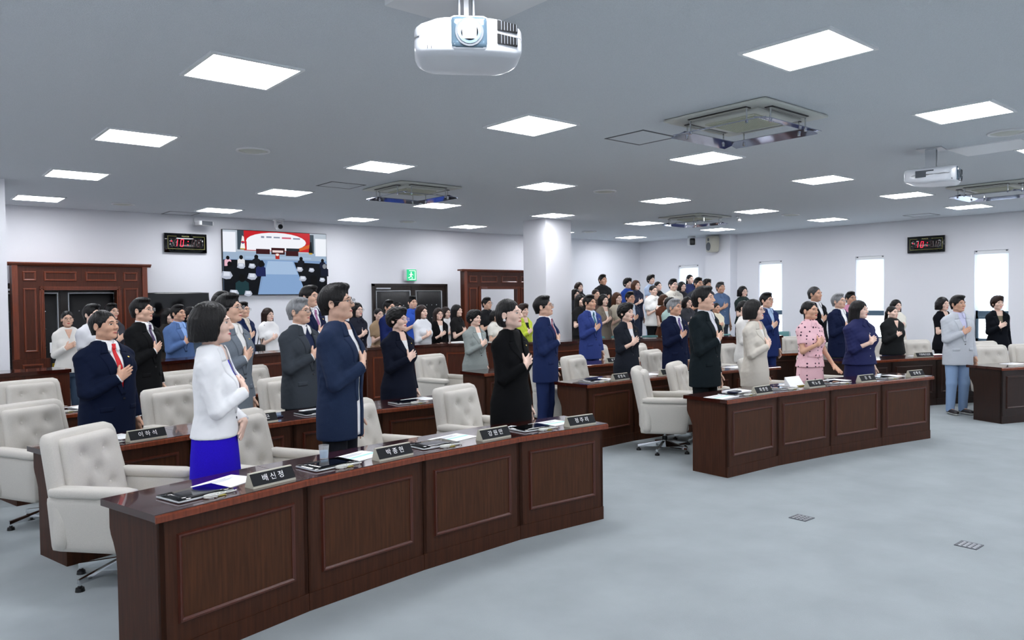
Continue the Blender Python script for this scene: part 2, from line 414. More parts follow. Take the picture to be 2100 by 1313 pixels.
def hair_tpl(style, lod):
    key = ('hair', style, lod)
    if key in _cache: return _cache[key]
    st = .0058 if lod == 0 else .009
    low = {'long': 1.24, 'bob': 1.46, 'tuck': 1.45, 'mid': 1.38, 'tail': 1.30}.get(style, 1.48)
    f = Field(axis((-.15, .15, st)), axis((-.16, .19, st)), axis((low-.03, 1.80, st)))
    cut = ((0, -.148, 1.548), (.074, .105, .118))
    if style in ('short', 'quiff', 'buzz', 'thin'):
        up = {'short': .013, 'quiff': .016, 'buzz': .006, 'thin': .007}[style]
        f.ell((0, .016, 1.630), (.0775+up*.45, .094+up*.6, .089+up), 0)
        if style == 'quiff': f.ell((.010, -.040, 1.705), (.064, .056, .028), .03)
        if style == 'short': f.ell((-.01, -.03, 1.705), (.066, .062, .026), .03)
        f.put(lambda X, Y, Z: Z-(1.565+.16*np.clip(.03-Y, 0, 1)+0*X), (-.2, -.2, 1.4), (.2, .2, 1.8), .01, 's')
        for sg in (-1, 1):
            f.cap((sg*.073, -.022, 1.625), (sg*.072, -.016, 1.585), .010, .006, .01)
            f.ell((sg*.083, .018, 1.588), (.018, .020, .030), .008, 's')
        hz = {'short': 1.690, 'quiff': 1.690, 'buzz': 1.70, 'thin': 1.712}[style]
        cut = ((0, -.15, hz-.118), (.079, .108, .118))
        f.cap((0, .075, 1.62), (0, .07, 1.53), .055, .04, .03)
        f.put(lambda X, Y, Z: Z-1.525+0*X+0*Y, (-.2, -.2, 1.4), (.2, .2, 1.525), .0, 's')
    elif style == 'perm':
        f.ell((0, .022, 1.648), (.098, .112, .098), 0); f.ell((0, .05, 1.60), (.096, .085, .09), .04)
        f.ell((.01, -.055, 1.705), (.062, .05, .036), .03)
        for sg in (-1, 1): f.ell((sg*.088, .012, 1.575), (.014, .022, .03), .015, 's')
        cut = ((0, -.15, 1.558), (.076, .11, .122))
    elif style == 'tuck':
        f.ell((0, .018, 1.638), (.083, .100, .093), 0); f.ell((0, .055, 1.575), (.082, .066, .085), .03)
        for sg in (-1, 1):
            f.cap((sg*.062, .045, 1.60), (sg*.060, .035, 1.505), .026, .022, .02)
            f.ell((sg*.090, .008, 1.585), (.024, .026, .036), .008, 's')
        f.put(lambda X, Y, Z: Z-1.498+0*X+0*Y, (-.2, -.2, 1.4), (.2, .2, 1.498), .015, 's')
        f.put(lambda X, Y, Z: np.maximum(Z-1.615, Y+.018)+0*X, (-.2, -.2, 1.4), (.2, .02, 1.62), .015, 's')
        cut = ((.010, -.148, 1.555), (.079, .116, .156))
    elif style in ('bob', 'mid', 'long'):
        f.ell((0, .018, 1.642), (.092, .108, .096), 0)
        if style == 'bob': f.ell((0, .035, 1.575), (.104, .098, .085), .04)
        zl = {'bob': 1.50, 'mid': 1.41, 'long': 1.27}[style]
        for sg in (-1, 1):
            for yy, rr in ((-.022, .022), (.02, .03), (.06, .034)):
                yb = yy+.01 if style != 'long' else yy+.035
                f.cap((sg*.068, yy, 1.62), (sg*(.078 if style != 'long' else .082), yb, zl), rr, rr*.8 if style != 'bob' else rr*1.05, .025)
        f.cap((0, .085, 1.62), (0, .095 if style != 'long' else .12, zl), .045, .04 if style != 'bob' else .05, .03)
        f.cap((-.04, .085, 1.62), (-.045, .09 if style != 'long' else .115, zl), .04, .035, .03); f.cap((.04, .085, 1.62), (.045, .09 if style != 'long' else .115, zl), .04, .035, .03)
        f.put(lambda X, Y, Z: Z-zl+.004+.25*np.clip(-Y-.0, 0, 1)*0+0*X+0*Y, (-.2, -.2, 1.2), (.2, .2, zl), .025, 's')
        cut = ((.010, -.146, 1.53), (.078, .118, .168)) if style == 'bob' else ((.006, -.142, 1.50), (.078, .122, .196))
    elif style in ('tied', 'tail'):
        f.ell((0, .016, 1.634), (.0805, .098, .092), 0)
        f.put(lambda X, Y, Z: Z-(1.555+.2*np.clip(.05-Y, 0, 1)+0*X), (-.2, -.2, 1.4), (.2, .2, 1.8), .01, 's')
        f.ell((0, .11, 1.60), (.035, .032, .04), .02)
        if style == 'tail':
            f.cap((0, .12, 1.60), (0, .15, 1.45), .03, .028, .02); f.cap((0, .15, 1.45), (0, .14, 1.30), .028, .014, .02)
        for sg in (-1, 1): f.ell((sg*.084, .016, 1.588), (.018, .02, .032), .008, 's')
        cut = ((0, -.15, 1.566), (.080, .112, .138))
    f.ell(cut[0], cut[1], .012, 's')
    X = f.x[:, None, None]; Y = f.y[None, :, None]; Z = f.z[None, None, :]
    th = np.arctan2(X, Y-.02); rad = np.sqrt(X*X+(Y-.01)**2)
    if style == 'perm': f.F += (.0055*np.sin(95*X+3*np.sin(40*Z))*np.sin(90*Y+40*Z)*np.sin(85*Z+1)).astype('f4')
    else: f.F += (.0016*np.sin(46*th+5*np.sin(30*Z)+60*rad)+.0012*np.sin(23*th+9+25*Z)).astype('f4')
    _cache[key] = dict(zip('vq', f.mesh()))
    return _cache[key]

def tube_path(P, r, n=6, closed=False):
    P = np.array(P, float); m = len(P); r = np.broadcast_to(np.asarray(r, float), (m,))
    T = np.roll(P, -1, 0)-np.roll(P, 1, 0) if closed else np.gradient(P, axis=0)
    T /= np.linalg.norm(T, axis=1)[:, None]+1e-12
    up = np.array([0, 0, 1.0]) if abs(T[:, 2]).mean() < .8 else np.array([1.0, 0, 0])
    A = np.cross(T, up); A /= np.linalg.norm(A, axis=1)[:, None]+1e-12; B = np.cross(T, A)
    a = np.arange(n)*2*np.pi/n
    v = (P[:, None]+r[:, None, None]*(np.cos(a)[None, :, None]*A[:, None]+np.sin(a)[None, :, None]*B[:, None])).reshape(-1, 3)
    q = []
    for i in range(m if closed else m-1):
        i2 = (i+1) % m
        for j in range(n): q.append((i*n+j, i*n+(j+1) % n, i2*n+(j+1) % n, i2*n+j))
    if not closed and n == 6:
        for b in (0, (m-1)*n): q += [(b, b+1, b+2, b+3), (b, b+3, b+4, b+5)]
    if not closed and n == 4:
        for b in (0, (m-1)*n): q += [(b, b+1, b+2, b+3)]
    return v, np.array(q)

def eye_mesh(face, sg, closed=False):
    c = np.array([sg*.0315, 1.604]); w, h = .0145, (.0052 if not closed else .002)
    n, m = 11, 7; V = []; mats = []
    for i in range(n):
        u = -1+2*i/(n-1); hh = h*np.sqrt(max(0, 1-abs(u)**2.2))+.0003
        for j in range(m):
            t = -1+2*j/(m-1); x = c[0]+w*u; z = c[1]+hh*t+.0012*u*sg
            V.append((x, float(face(x, z))-.0012-.0028*(1-u*u)*(1-t*t), z))
    Q = []
    for i in range(n-1):
        for j in range(m-1):
            Q.append((i*m+j, (i+1)*m+j, (i+1)*m+j+1, i*m+j+1))
            ucen = abs(-1+2*(i+.5)/(n-1)); mats.append(1 if (ucen < .42 or j >= m-2 or closed) else 0)
    return np.array(V), np.array(Q), np.array(mats)

def band(face, pts, wid, off):
    """thin strip along (x,z) points on the face"""
    P = np.array(pts, float); wid = np.broadcast_to(wid, (len(P),))
    A = P+np.stack([0*wid, wid], 1); B = P-np.stack([0*wid, wid], 1)
    return grid_patch(A, B, len(P)*2, 4, face, off, .004)

def face_parts(sex, closed=False):
    key = ('face', sex, closed)
    if key in _cache: return _cache[key]
    fc = body_tpl(sex, 0)['face']; out = {}
    out['eye'] = [eye_mesh(fc, s, closed) for s in (-1, 1)]
    th = .0032 if sex == 'm' else .0022
    out['brow'] = [band(fc, [(s*.014, 1.6265), (s*.028, 1.6285), (s*.040, 1.627), (s*.050, 1.6215)], [th, th, th*.9, th*.4], -.0022) for s in (-1, 1)]
    out['lips'] = [band(fc, [(-.0235, 1.5355), (-.012, 1.537), (0, 1.5355), (.012, 1.537), (.0235, 1.5355)], [.001, .0055, .0068, .0055, .001], -.0018)]
    _cache[key] = out
    return out

def glasses_mesh(face):
    if 'gl' in _cache: return _cache['gl']
    ms = []
    for sg in (-1, 1):
        a = np.linspace(0, 2*np.pi, 20, endpoint=False)
        x = sg*.033+.024*np.sign(np.cos(a))*np.abs(np.cos(a))**.75; z = 1.600+.0175*np.sign(np.sin(a))*np.abs(np.sin(a))**.75
        y = -.112+1.6*(x-sg*.02)**2*0+.12*np.abs(x)*.25
        ms.append(tube_path(np.stack([x, y, z], 1), .0017, 6, True))
        ms.append(tube_path([(sg*.056, -.110, 1.606), (sg*.074, -.098, 1.607), (sg*.081, -.05, 1.604), (sg*.0825, .012, 1.606), (sg*.08, .03, 1.592)], .0016, 6))
    ms.append(tube_path([(-.010, -.112, 1.604), (0, -.117, 1.607), (.010, -.112, 1.604)], .0016, 6))
    _cache['gl'] = join(*ms)
    return _cache['gl']
def lens_mesh(sg):
    a = np.linspace(0, 2*np.pi, 16, endpoint=False)
    x = sg*.033+.0225*np.sign(np.cos(a))*np.abs(np.cos(a))**.75; z = 1.600+.0162*np.sign(np.sin(a))*np.abs(np.sin(a))**.75
    y = -.112+.03*np.abs(x)
    v = np.stack([x, y, z], 1); v = np.concatenate([v, v+[0, .001, 0]])
    q = [(0, i, i+1, i+2) for i in range(1, 14, 2)]+[(16, 16+i+2, 16+i+1, 16+i) for i in range(1, 14, 2)]
    return v, np.array(q)

def sstep(a, b, x):
    t = np.clip((x-a)/(b-a), 0, 1); return t*t*(3-2*t)

def bend(v, P):
    """per-person shaping: girth, head size, head turn and tilt, then overall height"""
    v = np.array(v, float)
    wb = 1-sstep(1.38, 1.47, v[:, 2])
    v[:, 0] *= 1+(P['gx']-1)*wb; v[:, 1] *= 1+(P['gy']-1)*wb
    belly = P.get('belly', 0)
    if belly: v[:, 1] -= belly*np.exp(-((v[:, 2]-1.06)/.14)**2)*np.clip(-v[:, 1]/.12, 0, 1)
    w = sstep(1.40, 1.50, v[:, 2]) if not P.get('_hair') else sstep(1.34, 1.50, v[:, 2])
    c = np.array([0, .012, 1.47]); hs = P['hs']
    d = v-c
    hd = d*np.array([hs*P['hw'], hs, hs])
    a, b, r = np.radians(P['yaw']), np.radians(P['pitch']), np.radians(P.get('roll', 0))
    # pitch about x (positive = chin up), roll about y, yaw about z
    y, z = hd[:, 1]*np.cos(b)+hd[:, 2]*np.sin(b), -hd[:, 1]*np.sin(b)+hd[:, 2]*np.cos(b)
    x = hd[:, 0]*np.cos(r)+z*np.sin(r); z = -hd[:, 0]*np.sin(r)+z*np.cos(r)
    x, y = x*np.cos(a)-y*np.sin(a), x*np.sin(a)+y*np.cos(a)
    h = c+np.stack([x, y, z+.022], 1)
    v = v*(1-w[:, None])+h*w[:, None]
    return v*P['s']
class MB:
    """collects polygons into one mesh"""
    def __init__(s): s.v = []; s.f = []; s.m = []; s.cur = 0
    def mi(s, i): s.cur = i; return s
    def add(s, vs, fs):
        o = len(s.v); s.v += [tuple(map(float, p)) for p in vs]
        for f in fs: s.f.append([o+i for i in f]); s.m.append(s.cur)
        return s
    def box(s, lo, hi):
        x0, y0, z0 = lo; x1, y1, z1 = hi
        return s.add([(x0, y0, z0), (x1, y0, z0), (x1, y1, z0), (x0, y1, z0), (x0, y0, z1), (x1, y0, z1), (x1, y1, z1), (x0, y1, z1)],
                     [(3, 2, 1, 0), (4, 5, 6, 7), (0, 1, 5, 4), (1, 2, 6, 5), (2, 3, 7, 6), (3, 0, 4, 7)])
    def hexa(s, b, t):   # bottom quad (ccw from above) and top quad
        return s.add(list(b)+list(t), [(3, 2, 1, 0), (4, 5, 6, 7), (0, 1, 5, 4), (1, 2, 6, 5), (2, 3, 7, 6), (3, 0, 4, 7)])
    def prism(s, poly, fn, a, b):
        """poly: 2D outline; fn(u,v,w) -> xyz; extruded w from a to b"""
        n = len(poly); vs = [fn(u, v, a) for u, v in poly]+[fn(u, v, b) for u, v in poly]
        fs = [tuple(range(n))[::-1], tuple(range(n, 2*n))]+[(i, (i+1) % n, n+(i+1) % n, n+i) for i in range(n)]
        return s.add(vs, fs)
    def cyl(s, p0, p1, r0, r1=None, n=16, cap=True):
        r1 = r0 if r1 is None else r1; p0 = np.array(p0, float); p1 = np.array(p1, float); d = p1-p0; d /= np.linalg.norm(d)
        a = np.cross(d, (0, 0, 1) if abs(d[2]) < .9 else (1, 0, 0)); a /= np.linalg.norm(a); b = np.cross(d, a)
        vs = []
        for p, r in ((p0, r0), (p1, r1)):
            for i in range(n): t = 2*pi*i/n; vs.append(p+r*(cos(t)*a+sin(t)*b))
        fs = [(i, (i+1) % n, n+(i+1) % n, n+i) for i in range(n)]
        if cap: fs += [tuple(range(n))[::-1], tuple(range(n, 2*n))]
        return s.add(vs, fs)
    def tube(s, P, r, n=6, closed=False):
        v, q = tube_path(P, r, n, closed); return s.add(v, q.tolist())
    def raw(s, v, q): return s.add(v, [list(map(int, f)) for f in q])
    def frame(s, x0, x1, z0, z1, w, y0, y1):
        """four mitred bars in the xz plane, standing from y1 (back) to y0 (front, inner edge lower)"""
        ym = y0+(y1-y0)*.55
        for (a, b) in (((x0, z0), (x1, z0)), ((x1, z0), (x1, z1)), ((x1, z1), (x0, z1)), ((x0, z1), (x0, z0))):
            cx, cz = (x0+x1)/2, (z0+z1)/2
            def inn(p, k): return (p[0]+(k if p[0] < cx else -k), p[1]+(k if p[1] < cz else -k))
            rows = [(0, y1), (w*.25, y0), (w*.6, y0), (w, ym+.0), (w, y1)]
            vs = []
            for k, y in rows:
                for p in (a, b): q = inn(p, k); vs.append((q[0], y, q[1]))
            s.add(vs, [(2*i, 2*i+1, 2*i+3, 2*i+2) for i in range(4)])
        return s
    def build(s, name, mats, parent=None, smooth=None, loc=None, rot=None, fix=True):
        me = bpy.data.meshes.new(name); me.from_pydata(s.v, [], s.f)
        for m in (mats if isinstance(mats, (list, tuple)) else [mats]): me.materials.append(m)
        me.polygons.foreach_set('material_index', np.array(s.m, 'i4'))
        if smooth:
            me.polygons.foreach_set('use_smooth', np.ones(len(s.f), bool)); me.set_sharp_from_angle(angle=radians(smooth))
        if fix:
            import bmesh
            bm = bmesh.new(); bm.from_mesh(me); bmesh.ops.recalc_face_normals(bm, faces=bm.faces); bm.to_mesh(me); bm.free()
        me.update()
        return link(name, me, parent, loc, rot)

def rbox(lo, hi, r, n=6, fn=None):
    """rounded box: quads, welded"""
    lo = np.array(lo, float); hi = np.array(hi, float); c = (lo+hi)/2; h = (hi-lo)/2; r = min(r, h.min()*.999)
    t = np.linspace(-1, 1, n+1); V = []; Q = []; o = 0
    for ax in range(3):
        for sg in (-1, 1):
            U, Wd = np.meshgrid(t, t, indexing='ij'); P = np.zeros((n+1, n+1, 3))
            P[..., ax] = sg; P[..., (ax+1) % 3] = U; P[..., (ax+2) % 3] = Wd
            V.append(P.reshape(-1, 3)); i = np.arange((n+1)**2).reshape(n+1, n+1)+o; o += (n+1)**2
            q = np.stack([i[:-1, :-1], i[1:, :-1], i[1:, 1:], i[:-1, 1:]], -1).reshape(-1, 4); Q.append(q if sg > 0 else q[:, ::-1])
    V = np.concatenate(V); Q = np.concatenate(Q)
    k, inv = np.unique(np.round(V, 6), axis=0, return_inverse=True); V = k; Q = inv.reshape(-1)[Q]
    V = np.sign(V)*np.abs(V)**.8 if n > 4 else V     # crowd samples to the edges
    P = V*h; inner = np.clip(P, -(h-r), h-r); d = P-inner; L = np.linalg.norm(d, axis=1)[:, None]
    # push surface points to the rounded hull
    P = np.where(L > 1e-9, inner+d/np.maximum(L, 1e-9)*r, P)
    P = c+P
    if fn is not None: P = fn(P)
    return P, Q
# ---------------------------------------------------------------- the room
XL, XR, YF, YB = -1.92, 16.5, -4.6, 13.9
def struct(o): o['kind'] = 'structure'; return o
m_wall = mat('wall_paint', '#E4E5EA', .75, spec=.2, bump=(60, .03))
m_ceil = mat('ceiling_board', '#D5DADF', .9, spec=.1, bump=(130, .35), var=(160, .05))
m_carpet = mat('carpet', '#A6AEB1', .95, spec=.05, bump=(500, .6), var=(2.2, .07))
m_white = mat('white_plastic', '#E6E8EA', .4)
m_offw = mat('offwhite_plastic', '#C9CCC4', .5)
m_black = mat('black_plastic', '#0B0C0E', .35)
m_gloss = mat('black_gloss', '#050608', .06)
m_chrome = mat('chrome', '#D8DADC', .08, metal=1.0)
m_alu = mat('aluminium', '#C6CACE', .35, metal=.85)
m_grey = mat('grey_metal', '#5B6066', .5, metal=.4)
m_paper = mat('paper', '#F3F4F6', .8)
m_teal_ink = mat('teal_print', '#A9DCD5', .8)
m_ink = mat('grey_print', '#A8ABB2', .8)
def wood(name, c, rough=.32, k=.5, coat=.25, spec=.4):
    m = mat(name, c, rough, spec=spec, var=(7, k, (9, 9, .55)), coat=coat)
    return m
m_wood = wood('dark_walnut', '#3C1F10', .5, .3, .0, .25)
m_panelw = wood('walnut_panel', '#432512', .5, .32, .0, .25)
m_top = wood('polished_rosewood', '#35120C', .14, .35, .6)
m_edge = wood('rosewood_edge', '#6E3119', .25, .3, .3)
m_mould = wood('walnut_moulding', '#4A2014', .3, .2, .3)
m_red = wood('mahogany', '#472011', .4, .3, .05, .3)
m_redm = wood('mahogany_moulding', '#6A3019', .3, .25, .35)
m_ddoor = wood('black_walnut', '#241C18', .35, .3, .2)

tag(MB().box((XL, YF, -.1), (XR, YB, 0)).build('floor', m_carpet), kind='structure')
tag(MB().box((XL-.2, YF-.2, CE), (XR+.4, YB+.2, CE+.15)).build('ceiling', m_ceil), kind='structure')
tag(MB().box((XL-.2, YB, -.1), (XR+.4, YB+.2, CE)).build('wall_back', m_wall), kind='structure')
tag(MB().box((XL-.2, YF-.2, -.1), (XL, YB, CE)).build('wall_left', m_wall), kind='structure')
tag(MB().box((XL-.2, YF-.2, -.1), (XR+.4, YF, CE)).build('wall_front', m_wall), kind='structure')
WINS = [(11.95, 12.58), (9.59, 10.20), (7.23, 7.84), (4.92, 5.51)]
WZ0, WZ1 = .78, 2.56
w = MB(); ys_ = [YF]+[y for p in sorted(WINS) for y in p]+[YB]
for i in range(0, len(ys_), 2): w.box((XR, ys_[i], -.1), (XR+.25, ys_[i+1], CE))
for a, b in WINS: w.box((XR, a, -.1), (XR+.25, b, WZ0)); w.box((XR, a, WZ1), (XR+.25, b, CE))
tag(w.build('wall_right', m_wall), kind='structure')
m_glass = mat('window_glass', '#FFFFFF', .02, alpha=.15, spec=.5)
m_blind = mat('blind_cloth', '#F6F9FF', .9)
nt = m_blind.node_tree; _b = nt.nodes['Principled BSDF']; _t = nt.nodes.new('ShaderNodeBsdfTranslucent'); _t.inputs[0].default_value = (.9, .95, 1, 1)
_mx = nt.nodes.new('ShaderNodeMixShader'); _mx.inputs[0].default_value = .6; _o = [n for n in nt.nodes if n.type == 'OUTPUT_MATERIAL'][0]
nt.links.new(_b.outputs[0], _mx.inputs[1]); nt.links.new(_t.outputs[0], _mx.inputs[2]); nt.links.new(_mx.outputs[0], _o.inputs[0])
m_wfr = mat('window_frame_grey', '#4F6474', .45)
for k, (a, b) in enumerate(WINS):
    r = empty('window_%d' % (k+1), (XR, (a+b)/2, WZ0)); r['kind'] = 'structure'; hw = (b-a)/2; H = WZ1-WZ0
    tr = .50
    f = MB()
    for (y0, y1, z0, z1) in ((-hw, -hw+.035, 0, H), (hw-.035, hw, 0, H), (-hw, hw, H-.04, H), (-hw, hw, 0, .04), (-hw, hw, tr, tr+.11)): f.box((.10, y0, z0), (.16, y1, z1))
    f.build('window_frame', m_wfr, r)
    MB().box((.125, -hw+.03, tr+.1), (.131, hw-.03, H-.03)).build('pane', m_glass, r)
    MB().box((.125, -hw+.03, .03), (.131, hw-.03, tr+.01)).build('pane', m_glass, r)
    MB().box((.045, -hw+.012, tr+.12 if k else tr+.05), (.048, hw-.012, H-.05)).build('roller_blind', m_blind, r)
    MB().box((.02, -hw+.008, H-.07), (.075, hw-.008, H-.005)).build('blind_cassette', m_white, r)
    q = MB()
    for s in (-1, 1): q.cyl((.02, s*(hw-.05), H-.015), (.02, s*(hw-.02), H-.015), .012, n=10)
    q.build('blind_bracket', m_grey, r, 40)
    MB().box((-.012, -hw-.02, -.03), (.10, hw+.02, 0)).build('window_sill', m_white, r)
    if k == 3:   # the vent sash stands open
        v = MB(); 
        for (y0, y1, z0, z1) in ((-hw+.02, -hw+.06, .03, tr), (hw-.06, hw-.02, .03, tr), (-hw+.02, hw-.02, .03, .075), (-hw+.02, hw-.02, tr-.045, tr)): v.box((.05, y0, z0), (.095, y1, z1))
        v.build('vent_sash', m_wfr, r)
# bright overcast light outside is the sky itself; columns and pilaster
tag(MB().box((9.95, 10.70, 0), (10.63, 11.35, CE)).build('wall_column_back', m_wall), kind='structure')
tag(MB().box((.45, 11.07, 0), (1.34, 11.85, CE)).build('wall_column_left', m_wall), kind='structure')
tag(MB().box((16.2, 10.80, 0), (XR, 11.52, CE)).build('wall_pilaster_right', m_wall), kind='structure')
bb = MB().box((XL, YB-.015, 0), (XR, YB, .12)); tag(bb.build('baseboard_back', m_wood), kind='structure')
tag(MB().box((XR-.015, YF, 0), (XR, 10.79, .12)).build('baseboard_right', m_wood), kind='structure')
tag(MB().box((.44, 11.055, 0), (1.355, 11.07, .16)).build('baseboard_left', m_wood), kind='structure')

# ceiling lights on their regular grid
m_panel = mat('light_diffuser', '#FFFFFF', .5, emit='#F9FAFF', es=PANEL_L)
m_pframe = mat('light_frame', '#E8ECEE', .5)
GX, GY, GSX, GSY = 1.950, 5.035, 2.575, 2.582
ORD = ['first', 'second', 'third', 'fourth', 'fifth', 'sixth', 'seventh', 'eighth']
fr = MB(); 
for (x0, x1, y0, y1) in ((-.305, .305, -.305, -.28), (-.305, .305, .28, .305), (-.305, -.28, -.28, .28), (.28, .305, -.28, .28)): fr.box((x0, y0, -.014), (x1, y1, .0))
F0 = None
for j in range(3, -4, -1):
    for i in range(-1, 6):
        x, y = GX+GSX*i, GY+GSY*j
        t = empty('ceiling_light', (x, y, CE))
        if F0 is None:
            F0 = fr.build('frame', m_pframe, t); D0 = MB().box((-.281, -.281, -.011), (.281, .281, -.001)).build('diffuser', m_panel, t)
        else:
            for o in (F0, D0): c = o.copy(); COL.objects.link(c); c.parent = t
        vis = (i >= 0 and j >= 0) or (j == -1 and i >= 1)
        if i == 4 and j == 3: lab = 'square ceiling light panel half hidden by the white column top'
        elif vis: lab = 'lit square ceiling panel, %s row from the back wall, %s from the left wall' % (ORD[3-j], ORD[i])
        else: lab = 'lit square ceiling panel in the near part of the hall, out of view'
        tag(t, lab, 'light', 'square ceiling light panels')

# doors of padded black leather in dark frames, on the back wall
m_leather = mat('padded_leather', '#07080C', .55, bump=(14, .3))
def padded_door(n, x0, x1, H, panels):
    r = empty('door_%d' % n, ((x0+x1)/2, YB, 0)); r['kind'] = 'structure'; hw = (x1-x0)/2
    f = MB().box((-hw, -.05, 0), (-hw+.05, 0, H)).box((hw-.05, -.05, 0), (hw, 0, H)).box((-hw, -.05, H-.05), (hw, 0, H))
    f.build('door_frame', m_ddoor, r)
    for s in (0, 1):
        a, b = (-hw+.05, -.003) if s == 0 else (.003, hw-.05)
        lf = MB().box((a, -.035, .01), (b, -.005, H-.05)).build('door_leaf', m_ddoor, r)
        p0, p1 = a+.05, b-.05 if s == 0 else b-.2
        if s == 1: p0 = a+.13; p1 = b-.13
        v = rbox((p0, -.062, .12), (p1, -.03, H-.17), .02, 6); qobj('leather_panel', v[0], v[1], m_leather, lf)
        MB().frame(p0-.03, p1+.03, .09, H-.14, .03, -.06, -.034).build('silver_frame', m_alu, lf)
        st = MB()
        for z in np.arange(.5, H-.2, .28):
            for u in (.2, .4, .6, .8):
                c = (p0+(p1-p0)*u, -.062, z); st.cyl(c, (c[0], -.072, z), .014, .008, 8)
        st.build('leather_stud', m_chrome, lf, 40)
        if s == 0:
            MB().box((a+.02, -.085, H-.115), (a+.36, -.045, H-.085)).build('door_closer', m_alu, r)
            MB().cyl((b-.05, -.09, .9), (b-.05, -.09, 1.25), .012, n=10).build('door_handle', m_alu, lf, 40)
    return r
padded_door(1, 8.0, 9.89, 2.08, None)
padded_door(2, 1.42, 3.32, 2.06, None)

# mahogany portals
def portal(name, x0, x1, yf, depth, label, ox0, ox1):
    W_ = x1-x0; r = empty(name, ((x0+x1)/2, yf, 0)); tag(r, label, 'portal'); c = (x0+x1)/2
    a, b, oa, ob = x0-c, x1-c, ox0-c, ox1-c; T = 2.34
    for s, (p0, p1) in enumerate(((a, oa), (ob, b))):
        sd = MB().box((p0, 0, 0), (p1, depth, T)).build('side_board', m_red, r)
        m0, m1 = (p0+.14, p1-.10) if s == 0 else (p0+.10, p1-.14)
        g = MB().frame(m0, m1, 1.0, 1.98, .03, -.014, 0).frame(m0, m1, 2.09, 2.24, .03, -.014, 0); g.build('moulding', m_redm, sd)
        pl = (p0, p0+.075) if s == 0 else (p1-.075, p1)
        MB().box((pl[0], -.03, 0), (pl[1], .0, T)).build('pilaster', m_redm, sd)
        lw = MB().box((p0-.02, -.045, 0), (p1+(.05 if s == 0 else .02), -.0, .90)).build('lower_board', m_red, sd)
        MB().frame(p0+.10, p1-.04, .16, .82, .03, -.058, -.045).build('lower_moulding', m_redm, sd)
        ca = (oa-.065, oa) if s == 0 else (ob, ob+.065)
        cs = MB()
        for q in range(3): cs.box((ca[0]+.022*q, -.022+.006*abs(q-1), 0), (ca[0]+.022*q+.018, 0, 2.01))
        cs.build('casing', m_redm, r)
    hd = MB().box((oa, 0, 1.95), (ob, depth, T)).build('header', m_red, r)
    mid = (oa+ob)/2
    MB().frame(oa-.0, mid-.06, 2.09, 2.24, .03, -.014, 0).frame(mid+.06, ob, 2.09, 2.24, .03, -.014, 0).build('moulding', m_redm, hd)
    cs = MB()
    for q in range(3): cs.box((oa-.065, -.022+.006*abs(q-1), 1.95+.02*q), (ob+.065, 0, 1.95+.02*q+.016))
    cs.build('casing', m_redm, r)
    cn = MB().prism([(0, 0), (.03, .01), (.035, .03), (.06, .035), (.06, .055), (0, .055)], lambda u, v, w: (w, -u, T-.02+v), a-.06, b+.06).box((a-.06, 0, T), (b+.06, depth+.02, T+.035))
    cn.build('cornice', m_redm, r)
    return r
pr1 = portal('wooden_portal', 1.70, 3.60, 13.62, .2, 'mahogany door surround framing the padded door at left', 2.12, 3.14)
portal('wooden_portal', 9.72, 11.72, 13.02, .12, 'mahogany door surround with open white middle beside the column', 10.18, 11.22)
MB().box((0, -.02, 0), (.035, .02, .14)).build('brass_hinge', mat('brass', '#B79A2E', .3, metal=.8), pr1, None, (-.46, -.06, .68))
# ---------------------------------------------------------------- desks
def desk(P0, P1, Q0, Q1, label, ends=(False, False), H=.75, group=None, base=.10, mats=None):
    """one desk bay; P0-P1 front edge (left to right seen from the front), Q0-Q1 back edge, in plan"""
    P0, P1, Q0, Q1 = [np.array(p, float) for p in (P0, P1, Q0, Q1)]
    c = (P0+P1)/2; t = P1-P0; wd = np.linalg.norm(t); t /= wd; n = np.array([-t[1], t[0]])
    r = empty('council_desk', (c[0], c[1], 0), math.atan2(t[1], t[0])); tag(r, label, 'desk', group)
    L = lambda p: ((p-c)@t, (p-c)@n)
    p0, p1, q0, q1 = L(P0), L(P1), L(Q0), L(Q1); g = .002
    mt, mw, mp, mm, me_ = mats or (m_top, m_wood, m_panelw, m_mould, m_edge)
    o0 = -.03 if ends[0] else g; o1 = .03 if ends[1] else -g
    tp = MB(); z0, z1 = H-.035, H
    b4 = [(p0[0]+o0, -.025), (p1[0]+o1, -.025), (q1[0]+o1, q1[1]), (q0[0]+o0, q0[1])]
    tp.hexa([(x, y, z0) for x, y in b4], [(x, y, z1) for x, y in b4]); tp.build('desk_top', mt, r)
    ed = MB().prism([(-.034, H-.040), (-.034, H-.012), (-.022, H-.001), (-.0255, H-.040)], lambda u, v, w: (w, u, v), p0[0]+o0, p1[0]+o1); ed.build('front_edge', me_, r)
    a, b = p0[0]+g, p1[0]-g
    fp = MB().box((a, 0, base), (b, .022, z0)).build('front_board', mw, r)
    MB().box((a, -.006, 0), (b, .022, base)).build('plinth', mw, r)
    ml, mr = a+.085, b-.085; mz0, mz1 = base+.095, z0-.085
    MB().box((ml+.01, -.002, mz0+.01), (mr-.01, .0, mz1-.01)).build('panel', mp, fp)
    MB().frame(ml, mr, mz0, mz1, .024, -.013, 0).build('panel_moulding', mm, fp)
    MB().box((a+.01, .022, H-.16), (b-.01, .04, z0)).build('apron', mw, r)
    # end boards: straight front, hollowed knee on the sitter's side
    for s, (x, q) in enumerate(((p0[0], q0[1]), (p1[0], q1[1]))):
        if s == 1 and not ends[1] and not ends[0]: pass
        d = q-.02
        prof = [(0.0, 0), (d-.07, 0), (d-.07, .40), (d-.062, .47), (d-.035, .53), (d-.012, .565), (d, .60), (d, z0), (0, z0)]
        x0 = x+(g if s == 0 else -.027); 
        MB().prism(prof, lambda u, v, w: (w, u, v), x0, x0+.025).build('end_board', mw, r)
    return r
